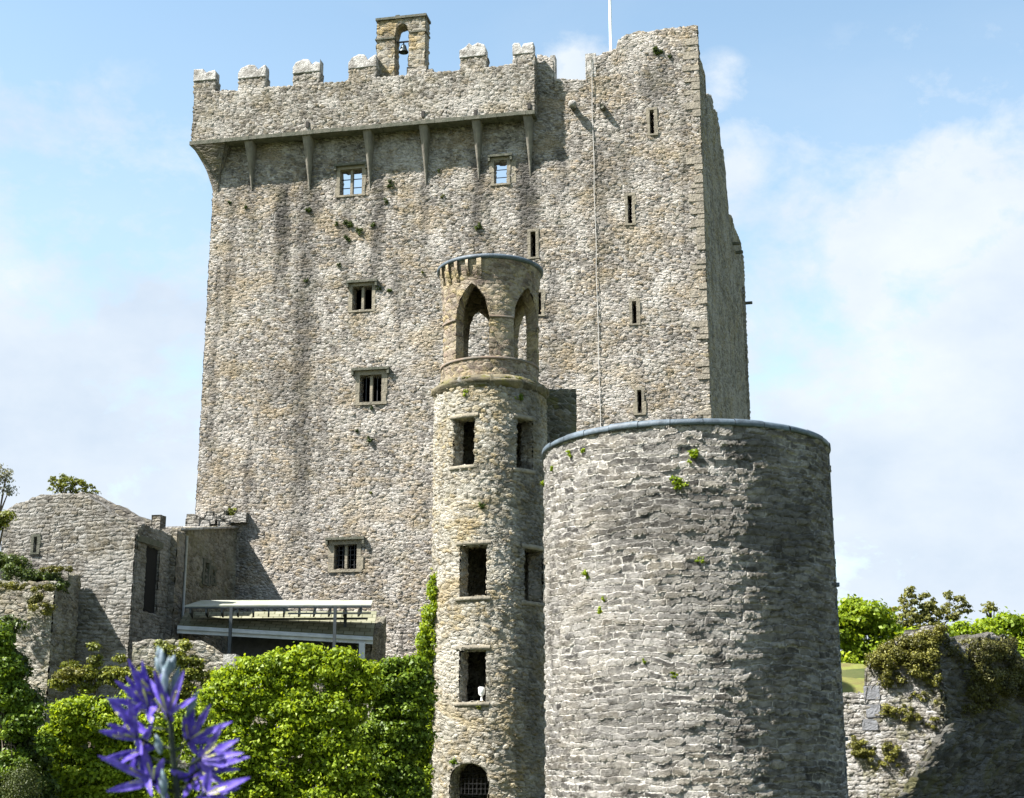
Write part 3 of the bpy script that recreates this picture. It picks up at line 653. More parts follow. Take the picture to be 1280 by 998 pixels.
# ------------------------------------------------------------------ SMALL ROUND WATCHTOWER
TY = 50.0
tc_ = at_y(613, 560, TY); TX = tc_[0]; TR = 1.98
tz = lambda py, dy=-1.9, px=612: float(at_y(px, py, TY + dy)[2])
def scr(px, py, r=None):            # screen x on the shaft front -> arc length
    ctr = 640 + FPX * TX / (TY * CT + (tz(py) - EYE) * ST)
    rad = FPX * (r or TR) / (TY * CT + (tz(py) - EYE) * ST)
    return math.asin(max(-0.98, min(0.98, (px - ctr) / rad))) * (r or TR)
zl = tz(474, -2.2)
rf = lambda v: 1.0 + 0.06 * np.clip((6.0 - v) / 6.0, 0, 1) ** 1.2
TF = cylF(TX, TY, TR, rf)
M_TOWER = stone_mat('watchtower_stone', sw=0.27, sh=0.15, round_=0.97, chip=0.6, base=(0.38, 0.355, 0.30), dark=(0.19, 0.17, 0.13), light=(0.56, 0.53, 0.46), tan=(0.44, 0.34, 0.17), mortar=(0.33, 0.3, 0.24), tan_amt=0.6, disp=0.055, streak_amt=0.25, seed=11, moss=0.12, patches=((1.5, 13.0, 0.7, 3.5, 0.55), (1.7, 8.0, 0.8, 4.5, 0.6), (1.6, 3.0, 0.7, 3.0, 0.55), (0.6, 11.0, 0.35, 1.6, 0.35), (-1.2, 15.2, 0.6, 0.5, 0.3)))  # the right-hand patches paint the tower's shade side darker
M_LANT = stone_mat('lantern_stone', sw=0.32, sh=0.2, base=(0.28, 0.21, 0.16), dark=(0.13, 0.1, 0.08), light=(0.42, 0.36, 0.28), tan=(0.44, 0.35, 0.17), mortar=(0.3, 0.25, 0.17), tan_amt=0.65, disp=0.03, streak_amt=0.35, seed=14, moss=0.1)
M_LANTP = plain_mat('lantern_render', (0.2, 0.145, 0.11), 0.9, 0.35, 3, 0.6, 0.02, col2=(0.13, 0.12, 0.1))
tower = thing('watchtower', 'slender round stone watchtower with pointed arches in its open top', 'tower', (TX, TY, 0))
tops_ = []
for (x0, x1, y0, y1, k) in ((569, 595, 522, 581, None), (645.5, 665, 522, 584, None), (577, 610, 682, 746, None), (655, 677, 684, 750, None), (577, 609, 813, 878, None)):
    tops_.append((scr(x0, (y0 + y1) / 2), scr(x1, (y0 + y1) / 2), tz(y1), tz(y0), None, None))
arch = (scr(567, 975), scr(613, 975), tz(1075), tz(954), 'round', tz(977))
back_ops = [(a + math.pi * TR * 1.0 - 0.1, b + math.pi * TR - 0.1, c + 0.6, d + 0.5, None, None) for a, b, c, d, _, _ in tops_[1:2]]
ci = math.pi * TR
s = Sh(); wall(s, TF, -ci, ci, -0.6, zl, 0.06, 0.055, tops_ + [arch], thick=0.5, inner_step=0.3, ends=False)
s.build('shaft', M_TOWER, tower, True)
for o in tops_:
    s = Sh(); um = 0.5 * (o[0] + o[1]); hw = 0.5 * (o[1] - o[0])
    for (ua, ub, va, vb) in ((o[0] - 0.12, o[1] + 0.12, o[3], o[3] + 0.16), (o[0] - 0.14, o[1] + 0.1, o[2] - 0.14, o[2])):
        uu = np.linspace(ua, ub, 9); D = np.array([0.5, -0.045, -0.05, 0.5])
        Uq = np.repeat(uu[:, None], 4, 1); Vq = np.repeat(np.array([vb, vb, va, va])[None], 9, 0); Dq = np.repeat(D[None], 9, 0)
        s.grid(TF(Uq, Vq, Dq), np.stack([Uq, Vq, 0 * Uq], -1), flip=True)
        for e in (0, 8): s.add(TF(Uq[e], Vq[e], Dq[e]), np.zeros((4, 3)), [[0, 1, 2, 3] if e else [3, 2, 1, 0]])
        s.build('lintel' if va == o[3] else 'sill', M_DRESS, tower, merge=False); s = Sh()
s = Sh(); uc = 0.5 * (arch[0] + arch[1])
for k in range(1, 9):
    u = arch[0] + (arch[1] - arch[0]) * k / 9; zt = arch_curve('round', *[arch[i] for i in (0, 1)], arch[5], arch[3])(u)
    tube(s, [TF(u, 0.2, 0.25).reshape(3), TF(u, zt, 0.25).reshape(3)], 0.006, 5)
for k in range(11):
    z = 0.2 + k * 0.16
    if z < arch[3] - 0.1: tube(s, [TF(arch[0], z, 0.25).reshape(3), TF(uc, z, 0.25).reshape(3), TF(arch[1], z, 0.25).reshape(3)], 0.006, 5)
s.build('window_grille', plain_mat('worn_grille', (0.008, 0.008, 0.008), 0.6), tower, False)
# moulded ledge
lathe([(TR - 0.3, zl - 0.22), (TR + 0.02, zl - 0.2), (TR + 0.05, zl - 0.08), (TR + 0.12, zl - 0.02), (TR + 0.13, zl + 0.06), (TR - 0.1, zl + 0.26), (TR - 0.3, zl + 0.32)], TX, TY, 96).build('moulded_ledge',
    stone_mat('ledge_stone', sw=0.9, sh=0.5, base=(0.13, 0.11, 0.075), dark=(0.05, 0.045, 0.035), light=(0.2, 0.17, 0.11), disp=0.02, moss=0.85, seed=17), tower, True)
# lantern with five pointed arches
LR = 1.74; z0 = zl + 0.26; zsill = tz(446, -1.7); zap = tz(353, -1.7); zsp = tz(396, -1.7); zrim = tz(321, -1.8)
lrf = lambda v: 1.0 + 0.0 * v + 0.06 * np.clip((v - (zap + 0.1)) / (zrim - zap - 0.1), 0, 1)
LFc = cylF(TX - 0.03, TY, LR, lrf)
aw = R(43) / 2 * LR; lops = []
for k in range(5):
    c_ = R(-21 + 72 * k); c_ = (c_ + math.pi) % (2 * math.pi) - math.pi
    lops.append((c_ * LR - aw, c_ * LR + aw, zsill, zap, 'pointed', zsp))
lseam = (R(-21 + 72 * 2.5) + math.pi) % (2 * math.pi) - math.pi
u0_ = R(-21 - 36 - 72 * 1.0) * LR; lops2 = []
for k in range(5):
    c_ = R(-21 + 72 * (k - 1)); lops2.append((c_ * LR - aw, c_ * LR + aw, zsill, zap, 'pointed', zsp))
s = Sh(); wall(s, LFc, u0_, u0_ + 2 * math.pi * LR, z0, zrim, 0.06, 0.06, lops2, thick=0.36, inner_step=0.12, ends=False)
ln = s.build('lantern', M_LANT, tower, True)
M_RIM = M_LANTP
def ring(F, ulist, z, h, out, mat, parent, name):
    s = Sh()
    for ua, ub in ulist:
        uu = np.linspace(ua, ub, max(3, int((ub - ua) / 0.12))); m = len(uu)
        Dq = np.repeat(np.array([0.1, -out, -out * 0.7, 0.1])[None], m, 0); Vq = np.repeat(np.array([z + h, z + h, z, z])[None], m, 0); Uq = np.repeat(uu[:, None], 4, 1)
        s.grid(F(Uq, Vq, Dq), np.stack([Uq, Vq, 0 * Uq], -1), flip=True)
        for e in (0, m - 1): s.add(F(Uq[e], Vq[e], Dq[e]), np.zeros((4, 3)), [[0, 1, 2, 3] if e else [3, 2, 1, 0]])
    return s.build(name, mat, parent, merge=False)
gaps = [(lops2[i][1], lops2[i + 1][0]) for i in range(4)] + [(lops2[4][1], lops2[0][0] + 2 * math.pi * LR)]
for g_ in gaps: ring(LFc, [g_], zsp - 0.04, 0.08, 0.06, M_RIM, ln, 'impost_moulding')
ring(LFc, [(u0_, u0_ + 2 * math.pi * LR)], zsill - 0.09, 0.09, 0.05, M_RIM, ln, 'sill_moulding')
# crenel arcading under the rim: broken blind arches
r = random.Random(5)
s = Sh()
for k in range(26):
    c_ = u0_ + (k + 0.5) * 2 * math.pi * LR / 26; a_ = c_ / LR
    if not (-R(80) < ((a_ + math.pi) % (2 * math.pi)) - math.pi < R(2)) or k == 12: continue
    w_ = 0.05 + 0.03 * r.random(); z1 = zrim - 0.08; z2 = z1 - r.uniform(0.42, 0.75)
    uu = np.linspace(c_ - w_, c_ + w_, 4)
    Dq = np.repeat(np.array([0.1, -0.10, -0.115, -0.01, 0.1])[None], 4, 0); Vq = np.repeat(np.array([z1, z1, z1 - 0.3, z2, z2])[None], 4, 0); Uq = np.repeat(uu[:, None], 5, 1)
    s.grid(LFc(Uq, Vq, Dq), np.stack([Uq, Vq, 0 * Uq], -1), flip=True)
    for e in (0, 3):
        P5 = LFc(Uq[e], Vq[e], Dq[e]); s.add(P5[:4], np.zeros((4, 3)), [[0, 1, 2, 3] if e else [3, 2, 1, 0]]); s.add(P5[[0, 3, 4, 4]], np.zeros((4, 3)), [[0, 1, 2, 3]])
s.build('blind_arcade', M_LANT, ln, merge=False)
rr_ = LR * 1.06
lathe([(0.0, zrim + 0.16), (rr_ - 0.3, zrim + 0.13), (rr_ + 0.02, zrim + 0.10), (rr_ + 0.10, zrim + 0.05), (rr_ + 0.10, zrim - 0.04), (rr_ + 0.03, zrim - 0.08), (rr_ - 0.36, zrim - 0.06), (0, zrim - 0.06)], TX - 0.03, TY, 96).build('lead_cap', M_LEAD, tower, True)
# wooden floors inside the shaft keep its windows dark
for z in (zl - 0.05, tz(640), tz(790), tz(920)):
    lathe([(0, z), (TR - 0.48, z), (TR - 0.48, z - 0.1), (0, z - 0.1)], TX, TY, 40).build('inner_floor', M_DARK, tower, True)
# wall spur behind the tower, dark in its shadow
sx0 = at_y(688, 487, 51.3); sx1 = at_y(719.5, 487, 51.3)
spur = thing('wall_spur', 'dark flat-topped wall fragment behind the watchtower, beside the big round tower rim', 'wall', ((sx0[0] + sx1[0]) / 2, 52.0, 0))
s = Sh(); wall(s, flatF((sx0[0] - 1.2, 51.3, 0), (1, 0, 0), (0, -1, 0)), 0, sx1[0] - sx0[0] + 1.2, 0, sx1[2], 0.1, 0.1, (), thick=1.6, inner_step=0.5)
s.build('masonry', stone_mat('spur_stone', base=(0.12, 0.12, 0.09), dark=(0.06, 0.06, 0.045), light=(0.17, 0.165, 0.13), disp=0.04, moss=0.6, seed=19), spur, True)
# perched white lamp in the window
lp = TF(scr(603, 870), tz(877), 0.18).reshape(3)
lamp = thing('floodlight', 'small white floodlight on a short stand on the lowest square watchtower window sill', 'lamp', tuple(lp))
s = Sh(); tube(s, [lp, lp + UZ * 0.2], 0.04, 8); s.build('stand', M_WHITE, lamp, True)
s = Sh(); tube(s, [lp + UZ * 0.19, lp + UZ * 0.24, lp + UZ * 0.44, lp + UZ * 0.47], [0.06, 0.11, 0.12, 0.08], 12); s.build('housing', M_WHITE, lamp, True)

# ------------------------------------------------------------------ BIG ROUND TOWER
DY = 38.0; dc = at_y(855.5, 560, DY); DX = dc[0]
dep = DY * CT + (at_y(862, 560, DY)[2] - EYE) * ST
DRr = 176.0 / FPX * dep * math.cos(math.atan(179.5 / FPX)) * 0.985
dz = lambda py, px=860: float(at_y(px, py, DY - DRr)[2])
zr = dz(530)
print('drum r', DRr, 'top', zr, 'x', DX)
def du_at(px, py):
    """arc length on the drum under a pixel"""
    rr = ray(px, py); a = rr[0] ** 2 + rr[1] ** 2; b = -2 * (rr[0] * DX + rr[1] * DY); c = DX ** 2 + DY ** 2 - DRr ** 2
    disc = max(0, b * b - 4 * a * c); t = (-b - math.sqrt(disc)) / (2 * a); x, y = rr[0] * t, rr[1] * t
    return math.atan2(x - DX, -(y - DY)) * DRr, EYE + rr[2] * t
pc = lambda px, py, ru, rv, k: (*du_at(px, py), ru, rv, k)
M_DRUM = stone_mat('round_tower_stone', style='course', sw=0.46, sh=0.165, gap=0.26, pillow=0.2, wob=1.2, crack=0.75, chip=0.5, alb=0.84, base=(0.165, 0.155, 0.143), dark=(0.045, 0.042, 0.039), light=(0.42, 0.40, 0.37), tan=(0.40, 0.34, 0.24), mortar=(0.80, 0.77, 0.71), tan_amt=0.2, disp=0.085, streak_amt=0.5, light_amt=0.55,
    patches=(pc(985, 665, 1.7, 1.5, 0.7), pc(1010, 760, 2.0, 2.6, 0.45), pc(860, 655, 2.4, 0.9, 0.5), pc(770, 640, 1.0, 0.6, 0.4), pc(780, 900, 1.8, 1.0, 0.3), pc(985, 900, 2.2, 2.4, 0.35), pc(1030, 620, 1.0, 2.4, 0.4), pc(870, 740, 1.1, 1.0, 0.35), pc(940, 560, 1.0, 0.5, 0.6)), seed=21)
drum = thing('round_tower', 'broad round stone tower with a lead rimmed top, nearest of the buildings', 'tower', (DX, DY, 0))
DF = cylF(DX, DY, DRr, lambda v: 1.0 + 0.0 * v)
cd = math.pi * DRr
front = R(100) * DRr
s = Sh(); wall(s, DF, -front, front, -0.8, zr, 0.045, 0.04, (), thick=0.7, inner_step=0.5, ends=False); s.build('masonry_wall', M_DRUM, drum, True)
s = Sh(); wall(s, DF, front, 2 * cd - front, -0.8, zr, 0.3, 0.3, (), thick=0.7, inner_step=0.6, ends=False); s.build('rear_wall', M_DRUM, drum, True)
r = random.Random(9); nseg = 30
for i in range(nseg):
    dr, dh = r.uniform(-.012, .014), r.uniform(-.014, .014); a0_ = 2 * math.pi * i / nseg
    lathe([(DRr - 0.72, zr + 0.10), (DRr - 0.2, zr + 0.14), (DRr + 0.05 + dr, zr + 0.13 + dh), (DRr + 0.12 + dr, zr + 0.08 + dh), (DRr + 0.125 + dr, zr - 0.02 + dh), (DRr + 0.1, zr - 0.04), (DRr - 0.72, zr - 0.02)], DX, DY, 8, a0_ + 0.003, a0_ + 2 * math.pi / nseg - 0.001).build('lead_coping', M_LEAD, drum, True)
s = lathe([(0, zr - 0.9), (DRr - 0.65, zr - 0.9)], DX, DY, 60); s.build('roof_deck', M_DARK, drum)
s = Sh()
for z, k in ((zr - 3.6, 0), (zr - 7.5, 0)):
    p = DF(R(82) * DRr, z, 0).reshape(3); s.box((-0.08, -0.08, z), (0.16, 0.1, z + 0.1), np.eye(3), (p[0], p[1], 0))
tube(s, [DF(R(80) * DRr, z, -0.06).reshape(3) for z in np.linspace(0, zr, 12)], 0.03, 6); s.build('drainpipe', M_LEAD, drum, True)

# ------------------------------------------------------------------ LEFT RUINED BUILDING
OC = at_y(166, 760, 54.0); OC[2] = 0
def op_(px, py):
    p = on_plane(px, py, OC, DN); return float(np.dot(p - OC, DU)), float(p[2])
M_OUT = stone_mat('outbuilding_stone', style='course', wob=1.4, sw=0.36, sh=0.15, round_=0.97, chip=0.6, alb=0.52, gap=0.2, base=(0.38, 0.355, 0.31), dark=(0.17, 0.155, 0.13), light=(0.55, 0.53, 0.49), mortar=(0.27, 0.25, 0.21), tan_amt=0.25, disp=0.05, streak_amt=0.3, seed=25)
M_ANX0 = stone_mat('rear_shade_stone', sw=0.42, sh=0.2, base=(0.2, 0.19, 0.165), dark=(0.1, 0.09, 0.075), light=(0.3, 0.28, 0.25), mortar=(0.16, 0.15, 0.13), disp=0.045, streak_amt=0.6, seed=27)  # darker stone colour standing in for shade on the rear wall
out = thing('ruined_outbuilding', 'roofless stone outbuilding with a tall dark doorway, left of the keep', 'building', tuple(OC + UZ * ground_z(0, 55)))
pf = [op_(*p) for p in ((6, 640), (20, 630), (52, 619), (110, 617), (113, 622), (128, 633), (150, 647), (166, 658))]
pf[-1] = (0.0, pf[-1][1]); u00 = pf[0][0]
oz = min(q[1] for q in pf) - 0.15
sl_ = op_(42, 685); sl2 = op_(45.5, 674)
s = Sh(); wall(s, flatF(OC, DU, DN), u00, 0, 3.5, oz, 0.08, 0.075, [(sl_[0], sl_[0] + 0.16, sl_[1] - 0.2, sl_[1] + 0.42, None, None)], top=rough_top(pf, 0.11, 3), thick=0.8, inner_step=0.5)
s.build('front_wall', M_OUT, out, True)
ww = flat_window(out, lambda u, v, d: flatF(OC, DU, DN)(u, v, d).reshape(3), None, (sl_[0], sl_[0] + 0.16, sl_[1] - 0.2, sl_[1] + 0.42), '', frame=0.1, hood=False, mull=False, name='slit_window', mat=M_DRESSD)
s = Sh(); bu = op_(62, 700)[0]; wall(s, flatF(OC + DN * 0.12, DU, DN), bu, 0.0 - 0.02, 3.5, oz - 1.0, 0.08, 0.075, (), top=rough_top([(bu, op_(62, 650)[1])] + [(max(a, bu + 0.1), b - 0.08) for a, b in [op_(72, 636), op_(100, 634), op_(128, 645), op_(150, 660)]] + [(-0.02, pf[-1][1] - 0.3)], 0.1, 8), thick=0.3, inner=False)
s.build('thickened_facing', M_OUT, out, True)
# right-hand wall going back with a big doorway, and the coping rising over it
OB = np.array((0.204, 0.979, 0)); ON = np.array((0.979, -0.204, 0))
def ob_(px, py):
    p = on_plane(px, py, OC, ON); return float(np.dot(p - OC, OB)), float(p[2])
ol = ob_(218, 700)[0]; print('out side', ol)
pf2 = [(0.0, pf[-1][1]), (ob_(180, 655)[0], ob_(180, 655)[1]), (ob_(200, 664)[0], ob_(200, 664)[1]), (ol, ob_(216, 668)[1])]
d0_, d1_ = ob_(172, 700)[0], ob_(199, 700)[0]
s = Sh(); wall(s, flatF(OC, OB, ON), 0, ol, 3.5, ob_(200, 682)[1] + 0.02, 0.1, 0.1, [(d0_, d1_, ob_(185, 766)[1], ob_(185, 682)[1], None, None)], top=pf2, thick=0.7, inner_step=0.5)
s.build('side_wall', M_OUT, out, True)
s = Sh(); s.box((d0_ - 0.15, -0.5, ob_(185, 681)[1]), (d1_ + 0.15, 0.08, ob_(185, 673)[1]), np.array([OB, ON, UZ]), OC); s.build('door_lintel', M_DRESSD, out, merge=False)
zc_ = ob_(185, 680)[1] + 0.15
s = Sh(); s.box((d0_ - 0.02, -0.16, ob_(185, 766)[1]), (d1_ + 0.02, -0.08, ob_(185, 682)[1]), np.array([OB, ON, UZ]), OC); s.build('doorway_dark_panel', plain_mat('doorway_shade_black', (0.006, 0.006, 0.006), 0.9), out, merge=False)  # flat black panel painted for the unlit interior behind the doorway
s = Sh(); s.box((u00 + 0.1, 0.3, zc_), (-0.5, max(ol, 3.5) + 0.6, zc_ + 0.2), np.array([DU, OB, UZ]), OC); s.build('light_block_slab', M_DARK, out, merge=False)  # unseen slab added over the interior to keep daylight out
s = Sh(); s.box((u00, 0.3, 3.5), (u00 + 0.6, 4.0, zc_ + 0.4), np.array([DU, OB, UZ]), OC); s.build('left_wall', M_OUT, out, merge=False)
# sloping rear wall seen over the side wall
cpts = [(112, 618.5), (140, 630), (178, 647), (202, 661)]
OCb = OC - DU * 0.0 + OB * 2.9
def oc2(px, py):
    p = on_plane(px, py, OCb, DN); return float(np.dot(p - OCb, DU)), float(p[2])
pf3 = [oc2(60, 622), oc2(112, 616)] + [oc2(*p) for p in cpts[1:]] + [oc2(222, 662)]
s = Sh(); wall(s, flatF(OCb, DU, DN), pf3[0][0], pf3[-1][0], 3.5, min(q[1] for q in pf3) - .1, 0.15, 0.15, (), top=rough_top(pf3, .05, 5), thick=0.7, inner_step=0.5); s.build('rear_wall', M_ANX0, out, True)
s = Sh(); s.box((oc2(190, 650)[0], -0.5, oc2(190, 660)[1] - 0.5), (oc2(201, 650)[0], 0.05, oc2(190, 644)[1]), np.array([DU, DN, UZ]), OCb); s.build('chimney_stub', M_OUT, out, merge=False)

# ------------------------------------------------------------------ ANNEXE against the keep
OB = np.array((0.204, 0.979, 0)); ON = np.array((0.979, -0.204, 0))
_k = K0 + DU * kp(295, 700)[0]; _l = 0.5
while True:
    _q = _k - OB * _l; _z = 9.0 - EYE
    if 640 + FPX * _q[0] / (_q[1] * CT + _z * ST) < 224 or _l > 12: break
    _l += 0.02
ac = _q.copy(); ac[2] = 0; print('annexe corner', ac, _l)
def an(px, py):
    p = on_plane(px, py, ac, ON); return float(np.dot(p - ac, OB)), float(p[2])
al = an(295, 700)[0]; print('annexe side', al)
M_ANX = stone_mat('annexe_stone', sw=0.42, sh=0.2, base=(0.27, 0.255, 0.20), dark=(0.13, 0.12, 0.09), light=(0.36, 0.34, 0.28), mortar=(0.22, 0.2, 0.16), tan_amt=0.3, disp=0.045, streak_amt=0.6, moss=0.3, seed=29)
anx = thing('stone_annexe', 'low stone annexe with a pale flat roof tucked against the keep foot', 'building', tuple(ac + UZ * 4.7))
afl = flatF(ac, OB, ON); pa = [(0.0, an(224, 660)[1]), (al * 0.5, an(260, 658)[1]), (al, an(291, 656)[1])]
wa = an(254, 730)[0], an(259.5, 730)[0], an(256, 729)[1], an(256, 703)[1]; wb = an(263.5, 730)[0], an(267, 730)[0], an(265, 729)[1], an(265, 712)[1]
s = Sh(); wall(s, afl, 0, al, 3.5, pa[0][1] - 0.05, 0.1, 0.1, [(wa[0], wa[1], wa[2], wa[3], None, None), (wb[0], wb[1], wb[2], wb[3], None, None)], top=pa, thick=0.6, inner_step=0.6); s.build('side_wall', M_ANX, anx, True)
for r_ in (wa, wb): flat_window(anx, lambda u, v, d: afl(u, v, d).reshape(3), None, r_, '', frame=0.16, hood=False, mull=False, name='slit_window', mat=M_DRESSD)
aF = flatF(ac - DU * 3.2, DU, DN); s = Sh(); wall(s, aF, 0, 3.2, 3.5, pa[0][1] - 0.02, 0.1, 0.1, (), thick=0.6, inner_step=0.6); s.build('front_wall', M_OUT, anx, True)
s = Sh(); s.box((-3.3, 0.001, 0), (0.06, 0.06, 0.12), np.array([DU, OB, UZ]), ac + UZ * (pa[0][1] - 0.02))
V = [ac + UZ * pa[0][1] + ON * 0.1 + UZ * .02, ac + OB * al + UZ * pa[2][1] + ON * 0.1 + UZ * .02, ac + OB * al + UZ * (pa[2][1] + 0.1) - ON * 2.6, ac + UZ * (pa[0][1] + 0.05) - ON * 3.2]
V2 = [v - UZ * 0.1 for v in V]; s.add(np.array(V + V2), np.array(V + V2), [[0, 1, 2, 3], [7, 6, 5, 4], [0, 4, 5, 1], [1, 5, 6, 2], [2, 6, 7, 3], [3, 7, 4, 0]]); s.build('flat_roof', M_LICHEN, anx, merge=False)
s = Sh(); r = random.Random(6)
for i in range(22):
    uu, zz = kp(r.uniform(232, 295), r.uniform(638, 652), 0.3); uu += 0; h = r.uniform(0.2, 0.45)
    if i < 8: uu, zz = kp(232 + 1.6 * i, 650 - 0.6 * i + r.uniform(-2, 2), 0.3)
    s.box((uu, -0.35, zz - h), (uu + r.uniform(0.25, 0.6), 0.35, zz), *kframe(0.0))
s.build('stump_masonry', M_OUT, anx, merge=False)
p = ac + OB * an(229.5, 700)[0] + ON * 0.1; s = Sh(); tube(s, [p + UZ * 5.2, p + UZ * (pa[0][1] - 0.25)], 0.055, 8); s.build('downpipe', plain_mat('pale_pipe', (0.4, 0.42, 0.42), 0.5), anx, True)

# ------------------------------------------------------------------ SHELTER with two roofs
M_TILE = None
def tile_mat():
    t = NT('stone_tiles'); P = t.attr('suv')
    br = t.N('ShaderNodeTexBrick'); t.L(P, br.inputs[0]); br.inputs['Scale'].default_value = 1; br.inputs['Brick Width'].default_value = 0.42; br.inputs['Row Height'].default_value = 0.36; br.inputs['Mortar Size'].default_value = 0.02
    br.inputs['Color1'].default_value = (0.16, 0.16, 0.11, 1); br.inputs['Color2'].default_value = (0.30, 0.295, 0.225, 1); br.inputs['Mortar'].default_value = (0.08, 0.08, 0.05, 1)
    n = t.noise(P, 3, 5); t.L(t.mix(t.M('MULTIPLY', n, 0.6), br.outputs['Color'], (0.13, 0.135, 0.07)), t.b.inputs['Base Color'])
    b = t.N('ShaderNodeBump'); b.inputs['Distance'].default_value = 0.04; t.L(t.M('SUBTRACT', 1.0, br.outputs['Fac']), b.inputs['Height']); t.L(b.outputs[0], t.b.inputs['Normal']); return t.m
M_TILE = tile_mat()
shl = thing('lean_to_shelter', 'long lean-to shelter with tiled lower roof and white canopy below the keep', 'shelter', tuple(at_y(345, 800, 59) * np.array((1, 1, 0)) + np.array((0, 0, 4.7))))
eL, eR = at_y(222, 781, 57.2), at_y(466, 795, 58.6)
rL, rR = at_y(232, 765, 59.6), at_y(471, 764, 61.2)
def quadroof(a, b, c, d, th, mat, name, nu=20):
    s = Sh(); k = np.linspace(0, 1, nu + 1)[:, None]; f = a + (b - a) * k; g = d + (c - d) * k
    P = np.stack([f, g], 1); L1 = np.linalg.norm(b - a); L2 = np.linalg.norm(d - a)
    T = np.zeros_like(P); T[..., 0] = (k * L1); T[:, 1, 1] = L2
    s.grid(P, T); s.grid(P - UZ * th, T, flip=True)
    for q in ([a, b], [b, c], [c, d], [d, a]): V = np.array([q[0], q[1], q[1] - UZ * th, q[0] - UZ * th]); s.add(V, V * 0, [[3, 2, 1, 0]])
    return s.build(name, mat, shl, merge=False)
quadroof(eL, eR, rR, rL, 0.08, M_TILE, 'tiled_roof')
ev = eR - eL; el_ = np.linalg.norm(ev); eu_ = ev / el_; en_ = np.array((eu_[1], -eu_[0], 0)); en_ /= np.linalg.norm(en_)
M_GUT = plain_mat('pale_gutter', (0.5, 0.53, 0.55), 0.5, 0.2, 3, 0.05, 0.002)
s = Sh(); s.box((0, 0.0, -0.34), (el_, 0.1, -0.04), np.array([eu_, en_, UZ]), eL); s.box((0, 0.1, -0.2), (el_, 0.2, -0.12), np.array([eu_, en_, UZ]), eL); s.build('gutter', M_GUT, shl, merge=False)
cL, cR = at_y(231, 757, 56.6), at_y(464, 756, 57.8); dL_, dR_ = at_y(252, 750.5, 58.6), at_y(466, 750.5, 59.8)
M_SHEET = plain_mat('pale_canopy_sheet', (0.36, 0.37, 0.33), 0.5, 0.15, 1.2, 0.1, 0.01, col2=(0.26, 0.28, 0.2))
quadroof(cL, cR, dR_, dL_, 0.05, M_SHEET, 'canopy_sheet')
M_STEEL = plain_mat('dark_steel', (0.05, 0.06, 0.065), 0.5, 0.2, 6)
cu = (cR - cL); cl_ = np.linalg.norm(cu); cu /= cl_; cn = np.array((cu[1], -cu[0], 0)); cn /= np.linalg.norm(cn)
s = Sh(); s.box((0, -0.1, -0.12), (cl_, 0.02, -0.055), np.array([cu, cn, UZ]), cL); s.box((cl_ * 0.02, -1.9, -0.42), (cl_, -1.8, -0.34), np.array([cu, cn, UZ]), cL)
s.box((cl_ * 0.55, -0.1, -0.36), (cl_, 0.0, -0.30), np.array([cu, cn, UZ]), cL)
s.build('canopy_beam', M_STEEL, shl, merge=False)
for k in range(12):
    s = Sh(); x = cl_ * (k + 0.3) / 12; s.box((x, -1.9, -0.3), (x + 0.07, 0.0, -0.06), np.array([cu, cn, UZ]), cL); s.build('rafter', M_STEEL, shl, merge=False)
for px, py in ((288.5, 832), (418.5, 812), (423, 800)):
    k = (px - 231) / 233; a = cL + (cR - cL) * k; s = Sh()
    if px == 423: a = a - cn * 1.6 + cu * 0.35
    s.box((-0.06, -0.06, 4.4 - a[2]), (0.06, 0.06, -0.06), np.eye(3), a); s.build('post', M_STEEL, shl, merge=False)
bk = at_y(285, 830, 60.3); s = Sh(); s.box((0, 0, 3.8), (at_y(452, 800, 60.3)[0] - bk[0], 0.2, at_y(300, 785, 60.3)[2]), np.eye(3), (bk[0], 60.3, 0)); s.build('panel_wall', plain_mat('slate_panel', (0.16, 0.17, 0.19), 0.7), shl, merge=False)
ew = at_y(463, 800, 58.9); s = Sh(); wall(s, flatF((ew[0] + 0.02, 58.9, 0), (0.1, 0.995, 0), (0.995, -0.1, 0)), 0, 3.2, 3.6, ew[2] - 0.1, 0.15, 0.15, (), top=[(0, ew[2] - 0.05), (3.2, rR[2] - 0.15)], thick=0.4, inner_step=0.4); s.build('end_wall', M_ANX, shl, True)
p = at_y(453, 800, 58.3); s = Sh(); s.box((-0.13, 0, 3.8), (0.1, 0.2, p[2] - 0.1), np.eye(3), (p[0], p[1], 0)); s.build('white_post', M_GUT, shl, merge=False)

# ------------------------------------------------------------------ low retaining wall and left garden wall
M_GW = stone_mat('garden_wall_stone', sw=0.36, sh=0.16, round_=0.97, chip=0.6, base=(0.33, 0.31, 0.26), dark=(0.15, 0.135, 0.11), light=(0.48, 0.46, 0.4), mortar=(0.24, 0.225, 0.18), tan_amt=0.35, disp=0.06, streak_amt=0.2, moss=0.35, seed=33)
lw0 = at_y(166, 806, 53.2); LWF = flatF((lw0[0], 53.2, 0), (1, 0, 0), (0, -1, 0))
lwp = [(at_y(px, py, 53.2)[0] - lw0[0], at_y(px, py, 53.2)[2]) for px, py in ((166, 803), (200, 801), (246, 801), (262, 808), (280, 822), (283, 826), (330, 828), (470, 829))]
lw = thing('retaining_wall', 'low rubble retaining wall sloping down in front of the lean-to shelter', 'wall', (lw0[0] + 3, 53.5, 0))
s = Sh(); wall(s, LWF, 0, lwp[-1][0], 0, min(q[1] for q in lwp) - 0.1, 0.09, 0.08, (), top=rough_top(lwp, 0.03, 2), thick=0.6, inner_step=0.6); s.build('masonry', M_GW, lw, True)
